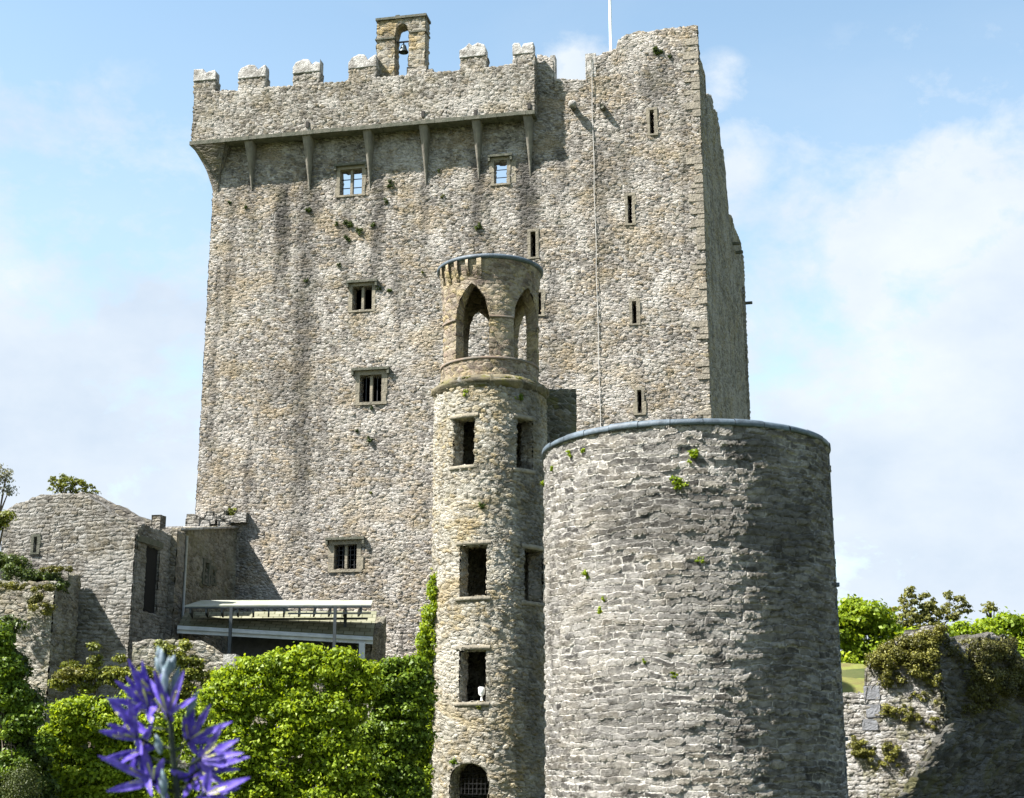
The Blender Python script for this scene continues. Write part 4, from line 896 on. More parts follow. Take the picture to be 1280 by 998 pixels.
s = Sh(); a, b = at_y(280, 818, 53.1), at_y(312, 833, 53.1); s.box((a[0], -0.05, a[2] - 1.1), (a[0] + 0.45, 0.8, a[2]), np.eye(3), (0, 53.05, 0)); s.box((a[0] + .45, -0.03, a[2] - .55), (b[0] + 5.6, 0.7, a[2] - .35), np.eye(3), (0, 53.05, 0)); s.build('coping_stone', M_LICHEN, lw, merge=False)

gc = at_y(65, 780, 52.3); gc[2] = 0
def gp(px, py):
    p = on_plane(px, py, gc, DN); return float(np.dot(p - gc, DU)), float(p[2])
gw = thing('garden_wall', 'tall rubble garden wall with an overgrown top at the left edge', 'wall', tuple(gc))
g0 = gp(-70, 730)
s = Sh(); wall(s, flatF(gc, DU, DN), g0[0], 0, -0.5, gp(65, 738)[1], 0.07, 0.07, (), top=rough_top([(g0[0], gp(-70, 715)[1]), (gp(0, 727)[0], gp(0, 727)[1]), (0, gp(65, 728)[1])], .05, 7), thick=1.3, inner_step=0.6); s.build('masonry', M_GW, gw, True)
s = Sh(); wall(s, flatF(gc + OB * 0.9 + DU * -0.3, DU, DN), -6.5, 0.30, 0, gp(0, 718)[1] + 0.1, 0.15, 0.15, (), top=[(-6.5, gp(0, 680)[1] + 0.2), (-4.4, gp(0, 690)[1] + .2), (-2, gp(30, 712)[1]), (0.30, gp(60, 716)[1] + 0.1)], thick=0.9, inner_step=0.6); s.build('upper_step', M_GW, gw, True)


# ------------------------------------------------------------------ RIGHT RUIN
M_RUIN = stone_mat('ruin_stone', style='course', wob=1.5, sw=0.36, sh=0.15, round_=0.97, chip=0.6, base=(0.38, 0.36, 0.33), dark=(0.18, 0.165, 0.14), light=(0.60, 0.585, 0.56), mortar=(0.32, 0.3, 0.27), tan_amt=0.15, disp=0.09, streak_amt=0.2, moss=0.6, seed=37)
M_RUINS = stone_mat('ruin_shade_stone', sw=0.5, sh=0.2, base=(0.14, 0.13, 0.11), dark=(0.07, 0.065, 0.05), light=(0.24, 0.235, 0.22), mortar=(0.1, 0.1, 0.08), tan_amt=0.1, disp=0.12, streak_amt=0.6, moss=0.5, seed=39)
RC = at_y(1178, 850, 46.0); RC[2] = 0
RU = np.array((0.9, -0.436, 0)); RN = np.array((-0.436, -0.9, 0))
def rp(px, py):
    p = on_plane(px, py, RC, RN); return float(np.dot(p - RC, RU)), float(p[2])
ruin = thing('ruined_wall', 'broken stone ruin with a mossy peaked top at the right edge', 'ruin', tuple(RC))
rpx = [(1028, 880), (1050, 868), (1081, 868), (1083, 838), (1098, 815), (1110, 806), (1130, 797), (1150, 790), (1153, 786), (1178, 784)]
rt = [rp(*p) for p in rpx]; rt = [(a if i == 0 else max(a, rt[i - 1][0] + 0.03), b) for i, (a, b) in enumerate(rt)]; rt[-1] = (0.0, rt[-1][1])
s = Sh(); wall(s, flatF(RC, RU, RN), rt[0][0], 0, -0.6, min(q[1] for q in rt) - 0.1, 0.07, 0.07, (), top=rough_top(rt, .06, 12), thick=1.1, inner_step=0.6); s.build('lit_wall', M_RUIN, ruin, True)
s = Sh()
for px, py, w, h in ((1090, 866, .5, .42), (1092, 889, .45, .4), (1088, 906, .5, .35)):
    u, z = rp(px, py); s.box((u - w / 2, -0.2, z - h / 2), (u + w / 2, 0.06, z + h / 2), np.array([RU, RN, UZ]), RC)
s.build('quoin', plain_mat('blue_grey_quoin', (0.2, 0.205, 0.22), 0.9, 0.5, 3, 1.0, 0.05, col2=(0.13, 0.13, 0.135)), ruin, merge=False)
# shaded wing: goes right and back from the corner; at its foot a dark sheet stands in for a diagonal shadow
QU = np.array((0.76, 0.65, 0)); QU /= np.linalg.norm(QU); QN = np.array((QU[1], -QU[0], 0))
def qp(px, py):
    p = on_plane(px, py, RC, QN); return float(np.dot(p - RC, QU)), float(p[2])
qpx = [(1178, 785), (1190, 800), (1204, 815), (1212, 806), (1228, 797), (1250, 796), (1268, 806), (1284, 830), (1330, 850)]
qt = [qp(*p) for p in qpx]; qt = [(max(a, 0.03 * i), b) for i, (a, b) in enumerate(qt)]; qt[0] = (0, rt[-1][1])
zk = qp(1180, 905)[1]
base_F = flatF(RC, QU, QN)
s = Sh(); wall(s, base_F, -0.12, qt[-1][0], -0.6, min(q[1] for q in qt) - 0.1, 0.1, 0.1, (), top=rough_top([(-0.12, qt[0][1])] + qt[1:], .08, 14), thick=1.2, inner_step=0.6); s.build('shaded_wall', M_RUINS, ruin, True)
def QF(u, v, d):
    u, v, d = np.broadcast_arrays(np.asarray(u, float), np.asarray(v, float), np.asarray(d, float))
    return base_F(u - 1.25 * np.clip(zk - v, 0, 10), v, d)
s = Sh(); wall(s, QF, 0, 7.0, -0.6, zk, 0.1, 0.1, (), thick=0.14, inner_step=0.4, d0=-0.16); s.build('foot_shadow_sheet', M_RUINS, ruin, True)
# grass bank behind the ruin
def bank():
    a = at_y(1040, 838, 62); s = Sh(); xs = np.linspace(10.5, 26, 40); ys = np.linspace(50.5, 66, 30); X, Y = np.meshgrid(xs, ys, indexing='ij')
    k = np.clip((Y - 50.5) / 9, 0, 1); Z = 2.6 + (at_y(1070, 834, 60)[2] - 2.6) * k ** 0.6 + 0.15 * np.sin(X * 1.3 + Y) - (0.0)
    P = np.stack([X, Y, Z], -1); s.grid(P, P.copy())
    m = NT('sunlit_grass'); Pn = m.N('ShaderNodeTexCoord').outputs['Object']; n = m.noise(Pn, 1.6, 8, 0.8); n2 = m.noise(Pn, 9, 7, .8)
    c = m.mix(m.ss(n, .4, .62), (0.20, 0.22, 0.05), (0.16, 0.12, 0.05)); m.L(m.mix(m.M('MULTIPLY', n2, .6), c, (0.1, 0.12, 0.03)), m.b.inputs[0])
    b = m.N('ShaderNodeBump'); b.inputs['Distance'].default_value = .1; m.L(n2, b.inputs['Height']); m.L(b.outputs[0], m.b.inputs['Normal'])
    tag(s.build('grass_bank', m.m, smooth=True), kind='structure')
bank()

# ------------------------------------------------------------------ foliage
def leaf_mesh(name, clumps, n, size, seed, flat=0.55, up=0.35, surf=0.55, aspect=0.62):
    """clumps: (x,y,z,rx,ry,rz). leaves spread through the outer volume of every clump"""
    rg = np.random.default_rng(seed); cl = np.array(clumps, float)
    vol = (cl[:, 3] * cl[:, 5]); idx = rg.choice(len(cl), n, p=vol / vol.sum())
    d = rg.normal(size=(n, 3)); d /= np.linalg.norm(d, axis=1)[:, None]
    rad = surf + (1 - surf) * rg.random(n) ** 0.7; rad *= rg.choice([1.0, 1.25, 1.55], n, p=[.72, .2, .08])
    P = cl[idx, :3] + d * cl[idx, 3:] * rad[:, None]
    nn = d + np.array((0, 0, up)) + rg.normal(scale=flat, size=(n, 3)); nn /= np.linalg.norm(nn, axis=1)[:, None]
    t = np.cross(nn, rg.normal(size=(n, 3))); t /= np.linalg.norm(t, axis=1)[:, None]; b = np.cross(nn, t)
    sz = size * rg.uniform(0.6, 1.3, n)[:, None]
    V = np.stack([P - t * sz, P - b * sz * aspect + nn * sz * 0.15, P + t * sz - nn * sz * 0.2, P + b * sz * aspect + nn * sz * 0.15], 1).reshape(-1, 3)
    rnd = np.clip(rg.normal(0.5, 0.18, n) + (rg.random(len(cl))[idx] - 0.5) * 0.5, 0, 1)
    me = bpy.data.meshes.new(name); me.vertices.add(4 * n); me.vertices.foreach_set('co', V.ravel())
    me.loops.add(4 * n); me.loops.foreach_set('vertex_index', np.arange(4 * n)); me.polygons.add(n)
    me.polygons.foreach_set('loop_start', np.arange(0, 4 * n, 4)); me.polygons.foreach_set('loop_total', np.full(n, 4))
    a = me.attributes.new('rnd', 'FLOAT', 'POINT'); a.data.foreach_set('value', np.repeat(rnd, 4)); me.update(calc_edges=True)
    return me
M_BARK = plain_mat('bark', (0.12, 0.095, 0.07), 0.9, 0.4, 6, 0.8, 0.02)
LIME = leaf_mat('lime_leaves', ((0.06, 0.10, 0.006), (0.19, 0.27, 0.012), (0.34, 0.42, 0.03)), 0.45)
MID = leaf_mat('mid_green_leaves', ((0.03, 0.055, 0.006), (0.09, 0.15, 0.01), (0.2, 0.28, 0.022)), 0.32)
DARKG = leaf_mat('dark_green_leaves', ((0.018, 0.03, 0.007), (0.045, 0.07, 0.013), (0.11, 0.15, 0.028)), 0.25)
DARKG2 = leaf_mat('clipped_leaves', ((0.02, 0.03, 0.006), (0.05, 0.065, 0.012), (0.1, 0.12, 0.025)), 0.15)
OLIVE = leaf_mat('olive_leaves', ((0.05, 0.058, 0.01), (0.14, 0.16, 0.022), (0.27, 0.29, 0.05)), 0.3)
BROWN = leaf_mat('bronze_leaves', ((0.07, 0.075, 0.025), (0.16, 0.165, 0.05), (0.3, 0.3, 0.09)), 0.4)
MOSS = leaf_mat('moss_growth', ((0.035, 0.036, 0.009), (0.12, 0.118, 0.022), (0.26, 0.25, 0.05)), 0.2)
def tree(name, label, cat, outline, y, depth, mat, n, size, seed, group=None, sub=0.5, trunk_px=None, dens=1.0, surf=0.5, gz=None, fill=0.8):
    """outline: list of (px,py,rpx) blobs giving the crown's lumps at distance y; each becomes many small clumps"""
    rg = random.Random(seed); cl = []
    for (px, py, rp_) in outline:
        c = at_y(px, py, y); R_ = rp_ / FPX * (y * CT + (c[2] - EYE) * ST)
        k = max(4, int(9 * (R_ / sub) ** 2 * dens))
        for i in range(k):
            while True:
                v = Vector((rg.uniform(-1, 1), rg.uniform(-1, 1), rg.uniform(-1, 1)))
                if 0.3 < v.length < 1: break
            v = v * (fill / max(0.6, v.length) * 0.85 + 0.0)
            rr = sub * rg.uniform(0.35, 1.0)
            cl.append((c[0] + v.x * (R_ - rr * .5), c[1] + v.y * depth * R_, c[2] + v.z * (R_ - rr * .5), rr * rg.uniform(.8, 1.3), rr, rr * rg.uniform(0.4, 0.75)))
    cx = np.mean([q[0] for q in cl]); cz = np.mean([q[2] for q in cl]); g = ground_z(0, y) if gz is None else gz
    t = thing(name, label, cat, (cx, y, g), group)
    link('crown', leaf_mesh('crown', cl, n, size, seed, surf=surf), mat, t)
    s = Sh(); zt = cz
    tk = min(0.2, 0.035 * max(0.6, zt - g)) * (0.45 if cat == 'shrub' else 1); yb = y + depth * 0.5; tube(s, [(cx, yb, g - 0.3), (cx + .1, yb, g + (zt - g) * .4), (cx, y, zt)], [tk, tk * .7, tk * .4], 8)
    for i in range(9):
        q = rg.choice(cl); z0_ = g + (zt - g) * rg.uniform(.35, .85); tube(s, [(cx, y, z0_), ((cx + q[0]) / 2, (y + q[1]) / 2, (z0_ + q[2]) / 2 + .2), q[:3]], [tk * .4, tk * .25, tk * .1], 6)
    s.build('trunk', M_BARK, t, True); return t

tree('maple_tree', 'bright lime green bushy tree in front of the shelter, right of the purple flower', 'tree',
     [(285, 880, 48), (330, 860, 45), (375, 838, 36), (420, 838, 34), (300, 940, 60), (370, 900, 60), (430, 880, 42), (350, 975, 60), (430, 960, 50), (270, 985, 50), (452, 860, 24), (345, 826, 24), (310, 838, 24), (385, 822, 24), (425, 826, 24), (455, 838, 22), (285, 850, 26), (250, 940, 34), (405, 922, 52), (380, 900, 40), (400, 1000, 50), (330, 1010, 50), (240, 1000, 40), (450, 1000, 34)], 41, 0.6, LIME, 90000, 0.062, 1, sub=0.36, surf=0.35)
tree('green_tree', 'deeper green bushy tree filling the gap beside the watchtower foot', 'tree',
     [(480, 862, 34), (515, 850, 30), (500, 900, 45), (480, 960, 50), (512, 925, 30), (506, 985, 36), (450, 925, 30), (526, 875, 18), (490, 1010, 40), (512, 1010, 28), (470, 840, 20), (495, 836, 22), (520, 832, 18)], 43, 0.6, MID, 60000, 0.065, 2, sub=0.36, surf=0.35)
tree('maple_tree', 'yellowish green tree behind and left of the purple flower', 'tree',
     [(95, 900, 42), (140, 905, 45), (190, 925, 48), (80, 960, 45), (130, 965, 52), (200, 985, 50), (240, 900, 30), (60, 925, 25), (170, 870, 20), (50, 1000, 34), (110, 1005, 44), (160, 1010, 40)], 39, 0.6, LIME, 70000, 0.06, 3, sub=0.34, surf=0.35)
tree('dark_tree', 'dark green leafy tree at the lower left edge', 'tree',
     [(8, 830, 34), (22, 880, 38), (5, 930, 45), (30, 950, 34), (-25, 880, 50), (45, 985, 30), (8, 785, 22), (15, 905, 40), (20, 960, 40), (10, 1010, 40), (60, 1010, 20)], 37.5, 0.6, DARKG, 46000, 0.06, 4, sub=0.34, surf=0.35)
tree('leafy_shrub', 'mid green shrub in front of the garden wall', 'shrub', [(-5, 800, 30), (5, 835, 32), (15, 870, 30), (42, 895, 20), (22, 910, 28), (60, 930, 16), (18, 955, 26), (-8, 860, 30)], 36.9, 0.6, MID, 34000, 0.048, 5, sub=0.22, surf=.0)
tree('scrubby_bush', 'olive scrub bush growing between the garden wall and outbuilding', 'shrub',
     [(88, 840, 20), (110, 850, 24), (120, 825, 12), (140, 845, 18), (115, 808, 9), (160, 850, 22), (75, 855, 14)], 47, 0.5, OLIVE, 11000, 0.05, 6, sub=0.2, surf=.0, dens=.6)
tree('scrubby_bush', 'olive green shrub spilling over the low retaining wall', 'shrub',
     [(215, 822, 22), (240, 835, 22), (262, 850, 18), (200, 808, 10), (180, 850, 24), (232, 806, 9), (150, 822, 8), (225, 862, 24)], 49.5, 0.5, OLIVE, 15000, 0.05, 7, sub=0.22, surf=.0, dens=.7)
# clipped shrub
c = at_y(27, 978, 34); cs = thing('clipped_shrub', 'small rounded clipped dark shrub at the bottom left', 'shrub', (c[0], 34, 0))
link('crown', leaf_mesh('crown', [(c[0], 34, c[2] - .1, .36, .36, .42), (c[0], 34, c[2] - .6, .38, .38, .5)], 12000, 0.02, 8, surf=.88, up=0), DARKG2, cs); s = Sh(); tube(s, [(c[0], 34, -.2), (c[0], 34, c[2])], .05); s.build('stem', M_BARK, cs)
# ivy column beside the watchtower
rg = random.Random(3); cl = []
for i in range(330):
    py = rg.uniform(712, 1010); k = (py - 712) / 290; lo = 541 - 26 * min(1, k * 2.0); px = rg.uniform(lo, 549 - 6 * k); cpt = at_y(px, py, 49.4 + rg.uniform(-.3, .3)); rr = rg.uniform(.12, .26) * (0.6 + k * 0.5); cl.append((*cpt, rr, rr, rr))
iv = thing('climbing_ivy', 'bright green ivy climbing up the left side of the watchtower', 'ivy', (at_y(540, 990, 49.4)[0], 49.4, 0))
link('foliage', leaf_mesh('foliage', cl, 30000, 0.05, 12), LIME, iv)
s = Sh(); tube(s, [at_y(538, 1020, 49.5), at_y(540, 900, 49.5), at_y(543, 730, 49.6)], [.06, .05, .02]); s.build('stem', M_BARK, iv)
# trees behind on the right
tree('background_tree', 'rounded bright green tree just right of the round tower', 'tree',
     [(1060, 770, 26), (1085, 775, 30), (1105, 790, 24), (1060, 800, 28), (1095, 812, 26), (1040, 780, 22), (1068, 757, 14), (1060, 828, 20), (1085, 830, 20), (1110, 825, 20), (1130, 810, 24)], 84, 0.8, LIME, 17000, 0.13, 21, gz=5.5, sub=0.9)
tree('background_tree', 'thin olive tree with gaps of sky above the mossy ruin', 'tree',
     [(1130, 775, 22), (1150, 790, 24), (1165, 770, 16), (1135, 750, 12), (1158, 752, 12), (1110, 780, 14), (1190, 765, 13), (1200, 752, 9), (1140, 738, 6), (1185, 745, 7), (1210, 762, 7)], 98, 0.7, BROWN, 7000, 0.12, 22, gz=5.6, sub=0.36, surf=0.0, dens=0.6, fill=1.1)
tree('background_tree', 'wide bright green treetop at the right edge', 'tree',
     [(1205, 790, 18), (1235, 785, 18), (1262, 783, 20), (1290, 785, 24), (1240, 800, 24), (1280, 815, 30), (1215, 805, 18), (1320, 800, 40), (1185, 800, 20), (1165, 805, 22), (1140, 800, 20)], 95, 0.8, LIME, 26000, 0.14, 23, gz=5.6, sub=0.9)
tree('background_tree', 'tiny dark sapling poking above the green treetops at far right', 'tree', [(1237, 757, 6), (1232, 763, 4), (1242, 762, 4)], 97, 0.8, BROWN, 200, 0.12, 24, gz=5.6, sub=0.35, surf=0.1)
# left distance
tree('background_tree', 'bare grey twiggy tree at the left edge above the outbuilding', 'tree', [(3, 600, 16), (12, 612, 10), (-12, 590, 20), (8, 590, 8)], 64, 0.8, leaf_mat('grey_leaves', ((0.12, 0.12, 0.11), (0.2, 0.21, 0.19), (0.3, 0.31, 0.27)), .3), 1100, 0.07, 25, sub=0.45, surf=0.1)
tree('background_tree', 'yellow green leafy tree peeping in at the left edge beside the outbuilding', 'tree', [(0, 655, 12), (8, 645, 7), (-14, 650, 18)], 50.5, 0.6, OLIVE, 1800, 0.06, 26, sub=0.3)
tree('rooftop_shrub', 'leafy shrub growing on top of the ruined outbuilding', 'shrub', [(70, 608, 10), (84, 607, 12), (98, 609, 11), (66, 601, 6), (112, 612, 8), (80, 598, 6), (92, 601, 6), (122, 615, 4), (105, 603, 4)], 55.5, 0.8, OLIVE, 2600, 0.045, 27, gz=8.5, sub=0.12, surf=0.0, dens=.7, fill=1.1)
# growth on tops of walls
def moss(name, label, pts, mat, n, size, seed, cat='ivy'):
    rg = random.Random(seed); cl = []
    for (P0, P1, w, h, k) in pts:
        for i in range(k):
            q = P0 + (P1 - P0) * rg.random(); rr = rg.uniform(0.5, 1) * w; cl.append((q[0] + rg.uniform(-w, w) * .5, q[1] + rg.uniform(-min(.3, w * 1.5), min(.3, w * 1.5)), q[2] + rg.uniform(-h, h * .3), rr, rr, rr * .7))
    me = leaf_mesh(name, cl, n, size, seed, surf=.6)
    o = link(name, me, mat); tag(o, label, cat); return o
gA = lambda px, py, dy=0.0: at_y(px, py, 52.1 + dy)
moss('wall_growth', 'dark tangled growth topping the garden wall at left', [(gA(-20, 690, 1.6), gA(28, 704, 1.6), .3, .3, 26), (gA(10, 712, .9), gA(75, 722, .9), .28, .25, 26), (gA(60, 735, .5), gA(84, 722, .7), .22, .4, 14)], DARKG, 9000, .05, 31, 'plants')
moss('moss', 'yellow brown moss and plants draping the front edge of the garden wall', [(gA(-20, 728, -.2), gA(66, 735, -.2), .14, .15, 34), (gA(40, 745, -.25), gA(64, 750, -.25), .18, .5, 16), (gA(50, 710, .6), gA(85, 712, .6), .15, .1, 16)], MOSS, 7500, .035, 32, 'moss')
moss('moss', 'yellowish moss covering a low bump right of the garden wall foot', [(at_y(68, 842, 46.5), at_y(105, 838, 46.5), .16, .15, 14)], MOSS, 1800, .035, 33, 'moss')
rA = lambda px, py, dy=-.1: at_y(px, py, on_plane(px, py, RC, RN)[1] + dy)
moss('moss', 'thick brown green moss capping the sunlit face of the right ruin', [(rA(1086, 832), rA(1108, 806), .2, .2, 24), (rA(1105, 806), rA(1176, 787), .2, .2, 50), (rA(1108, 815), rA(1175, 800), .26, .45, 50), (rA(1100, 835), rA(1172, 815), .24, .5, 46), (rA(1105, 850), rA(1135, 848), .16, .2, 10), (rA(1140, 830), rA(1174, 850), .16, .35, 26)], MOSS, 30000, .034, 34, 'moss')
moss('moss', 'patches of olive moss down the middle of the sunlit ruin face', [(rA(1105, 885, -.05), rA(1140, 890, -.05), .14, .3, 20), (rA(1060, 930, -.05), rA(1120, 935, -.05), .16, .35, 30), (rA(1130, 865, -.05), rA(1172, 872, -.05), .1, .15, 14), (rA(1085, 950, -.05), rA(1130, 960, -.05), .12, .2, 14), (rA(1120, 880, -.05), rA(1170, 900, -.05), .1, .3, 22), (rA(1062, 915, -.05), rA(1085, 945, -.05), .12, .25, 18)], MOSS, 12000, .03, 35, 'moss')
qA = lambda px, py, dy=-.15: at_y(px, py, on_plane(px, py, RC, QN)[1] + dy)
moss('wall_growth', 'dark shaggy growth hanging over the shaded part of the right ruin', [(qA(1182, 800), qA(1206, 825), .2, .3, 18), (qA(1208, 806, .2), qA(1266, 798, .2), .25, .2, 40), (qA(1210, 812), qA(1262, 806), .3, .4, 46), (qA(1215, 840), qA(1275, 845), .34, .6, 60), (qA(1200, 870), qA(1250, 880), .25, .4, 24), (qA(1262, 820), qA(1285, 860), .3, .5, 26)], leaf_mat('dark_moss', ((0.02, 0.02, 0.007), (0.065, 0.062, 0.016), (0.15, 0.15, 0.035)), .15), 32000, .036, 36, 'plants')

lt = [(TF(R(a_) * TR, zl + 0.12, 0.0).reshape(3), TF(R(a_ + 9) * TR, zl + 0.14, 0.02).reshape(3), .07, .05, 7) for a_ in (-62, -45, -28, 2, 14, 26, 38, 50, 62)]
moss('moss', 'yellow green moss lying along the watchtower ledge under the arches', lt, MOSS, 5200, .026, 37, 'moss')
# tufts rooted in the masonry
def tuft(P, r_, mat, label, group, seed, n=None):
    o = link('wall_weed', leaf_mesh('wall_weed', [(P[0] + q[0] * r_, P[1], P[2] + q[1] * r_, r_ * q[2], r_ * .5, r_ * q[3]) for q in [(random.Random(seed * 7 + j).uniform(-.7, .7), random.Random(seed * 11 + j).uniform(-.9, .4), random.Random(seed * 13 + j).uniform(.25, .6), random.Random(seed * 17 + j).uniform(.2, .5)) for j in range(6)]], n or int(220 + 800 * r_), max(.022, r_ * .17), seed, surf=.0, up=.1), mat)
    tag(o, label, 'weed', group); return o
def on_drum(px, py):
    u, z = du_at(px, py); return DF(u, z, -0.06).reshape(3)
for i, (px, py, r_, lab) in enumerate(((868, 569, .2, 'bright green weed tuft high on the round tower, upper of the central pair'), (849, 600, .22, 'bright green weed tuft on the round tower, lower left of the central pair'),
        (715, 567, .12, 'small weed tuft just under the round tower rim at its left'), (731, 563, .07, 'tiny weed right beside the tuft under the rim at left'), (694, 585, .08, 'tiny weed tuft near the left edge of the round tower top'),
        (875, 698, .13, 'faint weed tuft in the middle of the round tower'), (736, 718, .14, 'yellow green weed tuft on the left part of the round tower'), (758, 748, .07, 'thin weed left of centre on the round tower, above a longer one'),
        (751, 762, .1, 'pale weed left of centre on the round tower, below a thin one'), (844, 843, .09, 'small weed tuft low in the middle of the round tower'), (805, 826, .07, 'small weed low on the round tower, left of another small one'), (676, 603, .1, 'weed tuft on the left silhouette edge of the round tower'))):
    tuft(on_drum(px, py), r_, LIME, lab, 'weeds on the round tower', 60 + i)
klist = ((489, 229, .2, 'round dark green tuft right of the top left mullioned window'), (599, 283, .22, 'tall weed in the dark streak above the watchtower'), (434, 297, .2, 'lowest tuft of the cluster below the top left window'), (436, 277, .24, 'biggest tuft of the cluster below the top left window'),
    (449, 288, .2, 'right tuft of the cluster below the top left window'), (421, 279, .14, 'leftmost tuft of the cluster below the top left window'), (467, 280, .14, 'lone weed right of the cluster below the top left window'), (482, 250, .15, 'weed just below the round dark green tuft'),
    (423, 330, .16, 'weed pair between the two upper left windows'), (487, 362, .14, 'weed right of the second window hood'), (474, 360, .13, 'weed touching the right end of the second window hood'), (465, 509, .1, 'weed right under the third window sill'),
    (463, 548, .2, 'straggling weed below the third window'), (446, 538, .1, 'small weed left below the third window'), (385, 262, .2, 'weed in the dark streak under the second corbel'), (383, 350, .13, 'weed in the dark streak left of the second window'),
    (549, 213, .1, 'small weed between the fourth and fifth corbels'), (463, 615, .1, 'tiny weed above right of the lowest window'), (529, 340, .1, 'small weed left of the watchtower cap'), (553, 245, .1, 'yellow weed below the gap between corbels'),
    (822, 62, .25, 'shaggy dark weed near the top right corner of the keep'), (838, 70, .12, 'small weed beside the shaggy one at the keep top right'), (290, 640, .3, 'weeds growing where the annexe meets the keep'), (307, 258, .12, 'weed on the upper left of the keep wall'), (287, 252, .1, 'small weed nearest the upper left corner of the keep wall'))
for i, (px, py, r_, lab) in enumerate(klist):
    u, z = kp(px, py, .05); tuft(KF(u, z, -.05).reshape(3), r_, DARKG if i not in (17, 18, 19, 22) else OLIVE, lab, 'weeds on the keep wall', 90 + i)
for i, (px, py, r_, lab, m) in enumerate(((586, 489, .13, 'bright tuft just under the watchtower ledge, on its sunlit side', LIME), (648, 494, .16, 'dark tuft just under the watchtower ledge, on its shaded side', MID), (572, 950, .18, 'weed beside the arched opening at the watchtower foot', MID),
        (604, 632, .16, 'dark weed between the top and middle watchtower windows', DARKG), (600, 883, .1, 'weed under the floodlight sill', OLIVE))):
    tuft(TF(scr(px, py), tz(py), -.03).reshape(3), r_, m, lab, 'weeds on the watchtower', 130 + i)

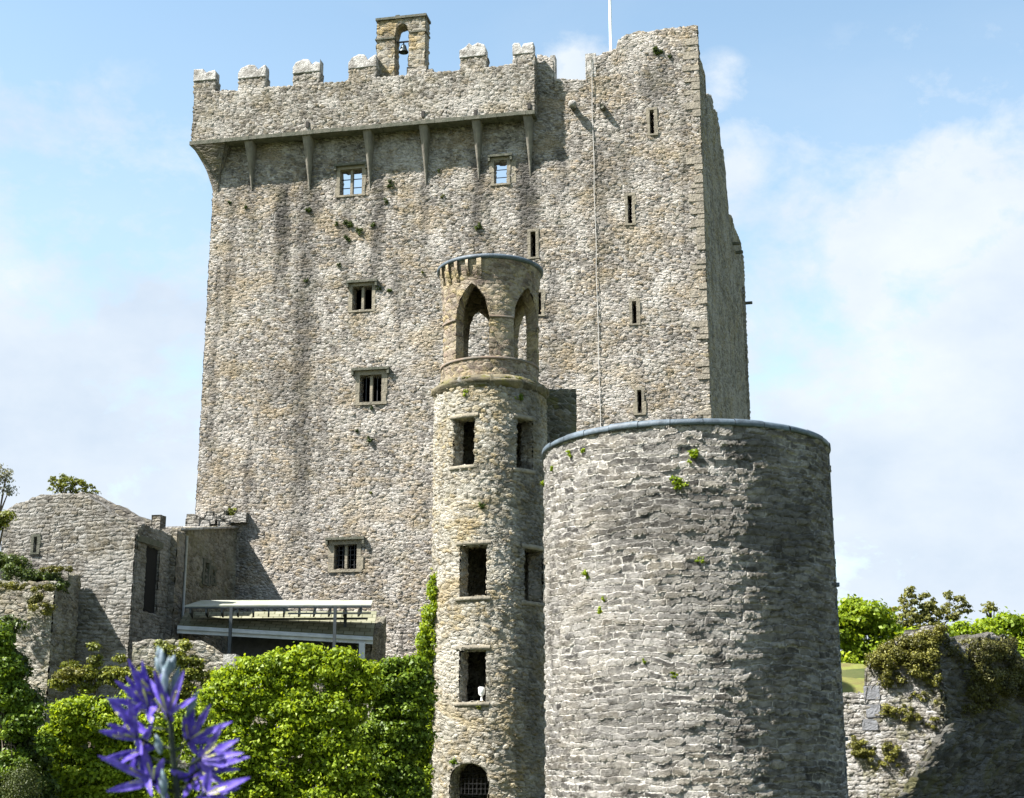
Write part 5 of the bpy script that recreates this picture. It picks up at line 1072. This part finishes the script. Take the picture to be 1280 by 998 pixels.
# ------------------------------------------------------------------ FLOWER in the foreground
def flower():
    Y0 = 1.2
    P = lambda px, py, dy=0.0: at_y(px, py, Y0 + dy)
    def pm(name, a, b, tr=.3):
        t = NT(name); n = t.noise(t.N('ShaderNodeTexCoord').outputs['Object'], 160, 4, .6); c = t.mix(t.ss(n, .35, .7), a, b); t.L(c, t.b.inputs[0]); t.b.inputs['Roughness'].default_value = .45
        q = t.N('ShaderNodeBsdfTranslucent'); t.L(c, q.inputs[0]); mx = t.N('ShaderNodeMixShader'); mx.inputs[0].default_value = tr; t.L(t.b.outputs[0], mx.inputs[1]); t.L(q.outputs[0], mx.inputs[2]); t.L(mx.outputs[0], t.out.inputs[0]); return t.m
    petal = pm('violet_petal', (0.09, 0.055, 0.40), (0.24, 0.18, 0.66)); bud = pm('blue_green_bud', (0.10, 0.15, 0.17), (0.24, 0.28, 0.34), .15); stem = pm('dark_stem', (0.012, 0.018, 0.014), (0.02, 0.028, 0.018), .05); anth = pm('yellow_anther', (0.5, 0.5, 0.12), (0.6, 0.6, 0.3), .1)
    root = thing('camassia_flower', 'purple star-petalled flower spike close to the camera at lower left', 'flower', (P(215, 1000)[0], Y0, 0))
    top = P(208, 812); b1 = P(212, 900); b2 = P(222, 1000); b3 = np.array((b2[0] + .01, Y0 + .02, 0))
    st = [b3, (b2 + b3) / 2 + np.array((.004, 0, 0)), b2, P(216, 945), b1, P(209, 850), top]
    s = Sh(); tube(s, st, [.0042, .0035, .0026, .0024, .0022, .002, .0014], 10); s.build('stem', stem, root, True)
    rg = random.Random(12)
    def petal_strip(s, base, d, L, w, curl, side):
        d = d / np.linalg.norm(d); sd = np.cross(d, side); sd /= np.linalg.norm(sd); nn = np.cross(sd, d); n = 9; rows = []
        for i in range(n + 1):
            k = i / n; c = base + d * L * k + nn * curl * L * k * k; ww = w * (math.sin(math.pi * min(1, .12 + .88 * k) ** .8) ** .75) * .5 + .0002
            rows.append([c - sd * ww, c - nn * ww * .35, c + sd * ww])
        Pp = np.array(rows); s.grid(Pp, Pp * 0); s.grid(Pp - nn * .0004, Pp * 0, flip=True)
    fl = [((240, 975), [(262, 958), (250, 990), (228, 1000), (215, 965), (240, 948), (268, 975)]), ((196, 872), [(172, 838), (205, 846), (178, 862), (214, 885), (188, 895), (184, 845)]), ((210, 893), [(193, 835), (229, 838), (187, 848), (240, 872), (216, 905), (200, 842)]),
          ((186, 884), [(145, 850), (162, 822), (132, 873), (178, 826), (190, 905), (158, 845)]),
          ((170, 922), [(123, 914), (133, 903), (150, 884), (160, 868), (178, 944), (166, 890)]),
          ((192, 976), [(122, 944), (133, 990), (172, 926), (205, 948), (178, 932), (210, 998)]),
          ((163, 900), [(134, 873), (148, 893), (176, 880), (152, 928), (140, 880), (184, 920)]),
          ((236, 925), [(264, 880), (241, 868), (290, 902), (230, 895), (270, 925), (246, 945)]),
          ((252, 948), [(297, 922), (280, 905), (301, 940), (268, 930), (262, 970), (284, 958)]),
          ((250, 962), [(309, 945), (300, 962), (252, 930), (280, 980), (291, 935), (262, 990)]),
          ((258, 992), [(257, 968), (310, 972), (286, 1000), (300, 985), (262, 960), (240, 1010)]),
          ((174, 940), [(127, 950), (150, 952), (190, 905), (190, 1000), (160, 970), (200, 930)])]
    def floret(c, tips, dy):
        base = P(c[0], c[1], dy); k = rg.uniform(-.4, .4)
        stem_pt = b1 if c[1] < 900 else P(217, c[1] + 14); 
        s = Sh(); g = []
        for j, t_ in enumerate(tips):
            q = P(t_[0], t_[1], dy + rg.uniform(-.028, .012)); d = q - base; L = np.linalg.norm(d)
            petal_strip(s, base, d, L, rg.uniform(.0050, .0068), rg.uniform(-.12, .16), np.array((rg.uniform(-.4, .4), -1, rg.uniform(-.3, .3))))
        f = s.build('floret', petal, root, True, merge=False)
        s = Sh(); tube(s, [stem_pt, (stem_pt + base) / 2 - UZ * .002, base], [.0014, .0012, .0016], 6); s.build('pedicel', stem, f, True)
        s = Sh()
        for j in range(4):
            q = base + (P(tips[j][0], tips[j][1], dy - .012) - base) * .42 + np.array((rg.uniform(-.003, .003), -.004, rg.uniform(-.003, .003))); tube(s, [base, q], [.0005, .0004], 5); tube(s, [q, q + (q - base) * .13], [.0012, .0009], 6)
        s.build('stamens', anth, f, True)
    for i, (c, tips) in enumerate(fl): floret(c, tips, (.015, .018, -.012, .012, -.006, -.004, .014, .012, -.01, .01, -.012, .006)[i])
    r2 = random.Random(4)
    for k in range(5):          # lower florets, under the picture
        zc = b2[2] - .03 - .025 * k; a = k * 2.3; c = np.array((b2[0] + .02 * math.cos(a), Y0 + .02 * math.sin(a), zc)); s = Sh()
        for j in range(6):
            d = np.array((math.cos(a) * .6 + math.cos(j * 1.05) * .7, math.sin(a) * .6 + math.sin(j * 1.05) * .7, .4 + r2.uniform(-.3, .3))); petal_strip(s, c, d, .03, .007, .1, np.array((0.1, .2, 1)))
        s.build('floret', petal, root, True, merge=False)
    for px, py, L, w, dy, lean in ((203, 824, .015, .0030, 0, -.1), (209, 836, .018, .0032, -.006, .15), (199, 833, .015, .0036, .006, -.4), (219, 850, .02, .0032, .004, .3), (206, 850, .02, .0032, -.009, -.1), (199, 817, .011, .003, .002, -.2), (214, 832, .016, .004, .006, .3), (240, 880, .02, .0035, .01, .4), (204, 980, .02, .0038, -.01, -.1), (198, 930, .014, .0035, -.01, -.3)):
        b = P(px, py, dy); d = np.array((lean, 0, 1)); d /= np.linalg.norm(d); s = Sh(); tube(s, [b - d * L * .6, b - d * L * .25, b, b + d * L * .35, b + d * L * .6], [.0012, w * .8, w, w * .6, .0006], 10); s.build('bud', bud, root, True)
    for a, L in ((.3, .5), (1.8, .45), (3.4, .5), (4.9, .4)):
        s = Sh(); d = np.array((math.cos(a), math.sin(a), 1.4)); petal_strip(s, b3, d, L, .022, -.35, np.array((math.cos(a + 1.57), math.sin(a + 1.57), 0.1))); s.build('leaf', MID, root, True, merge=False)
flower()
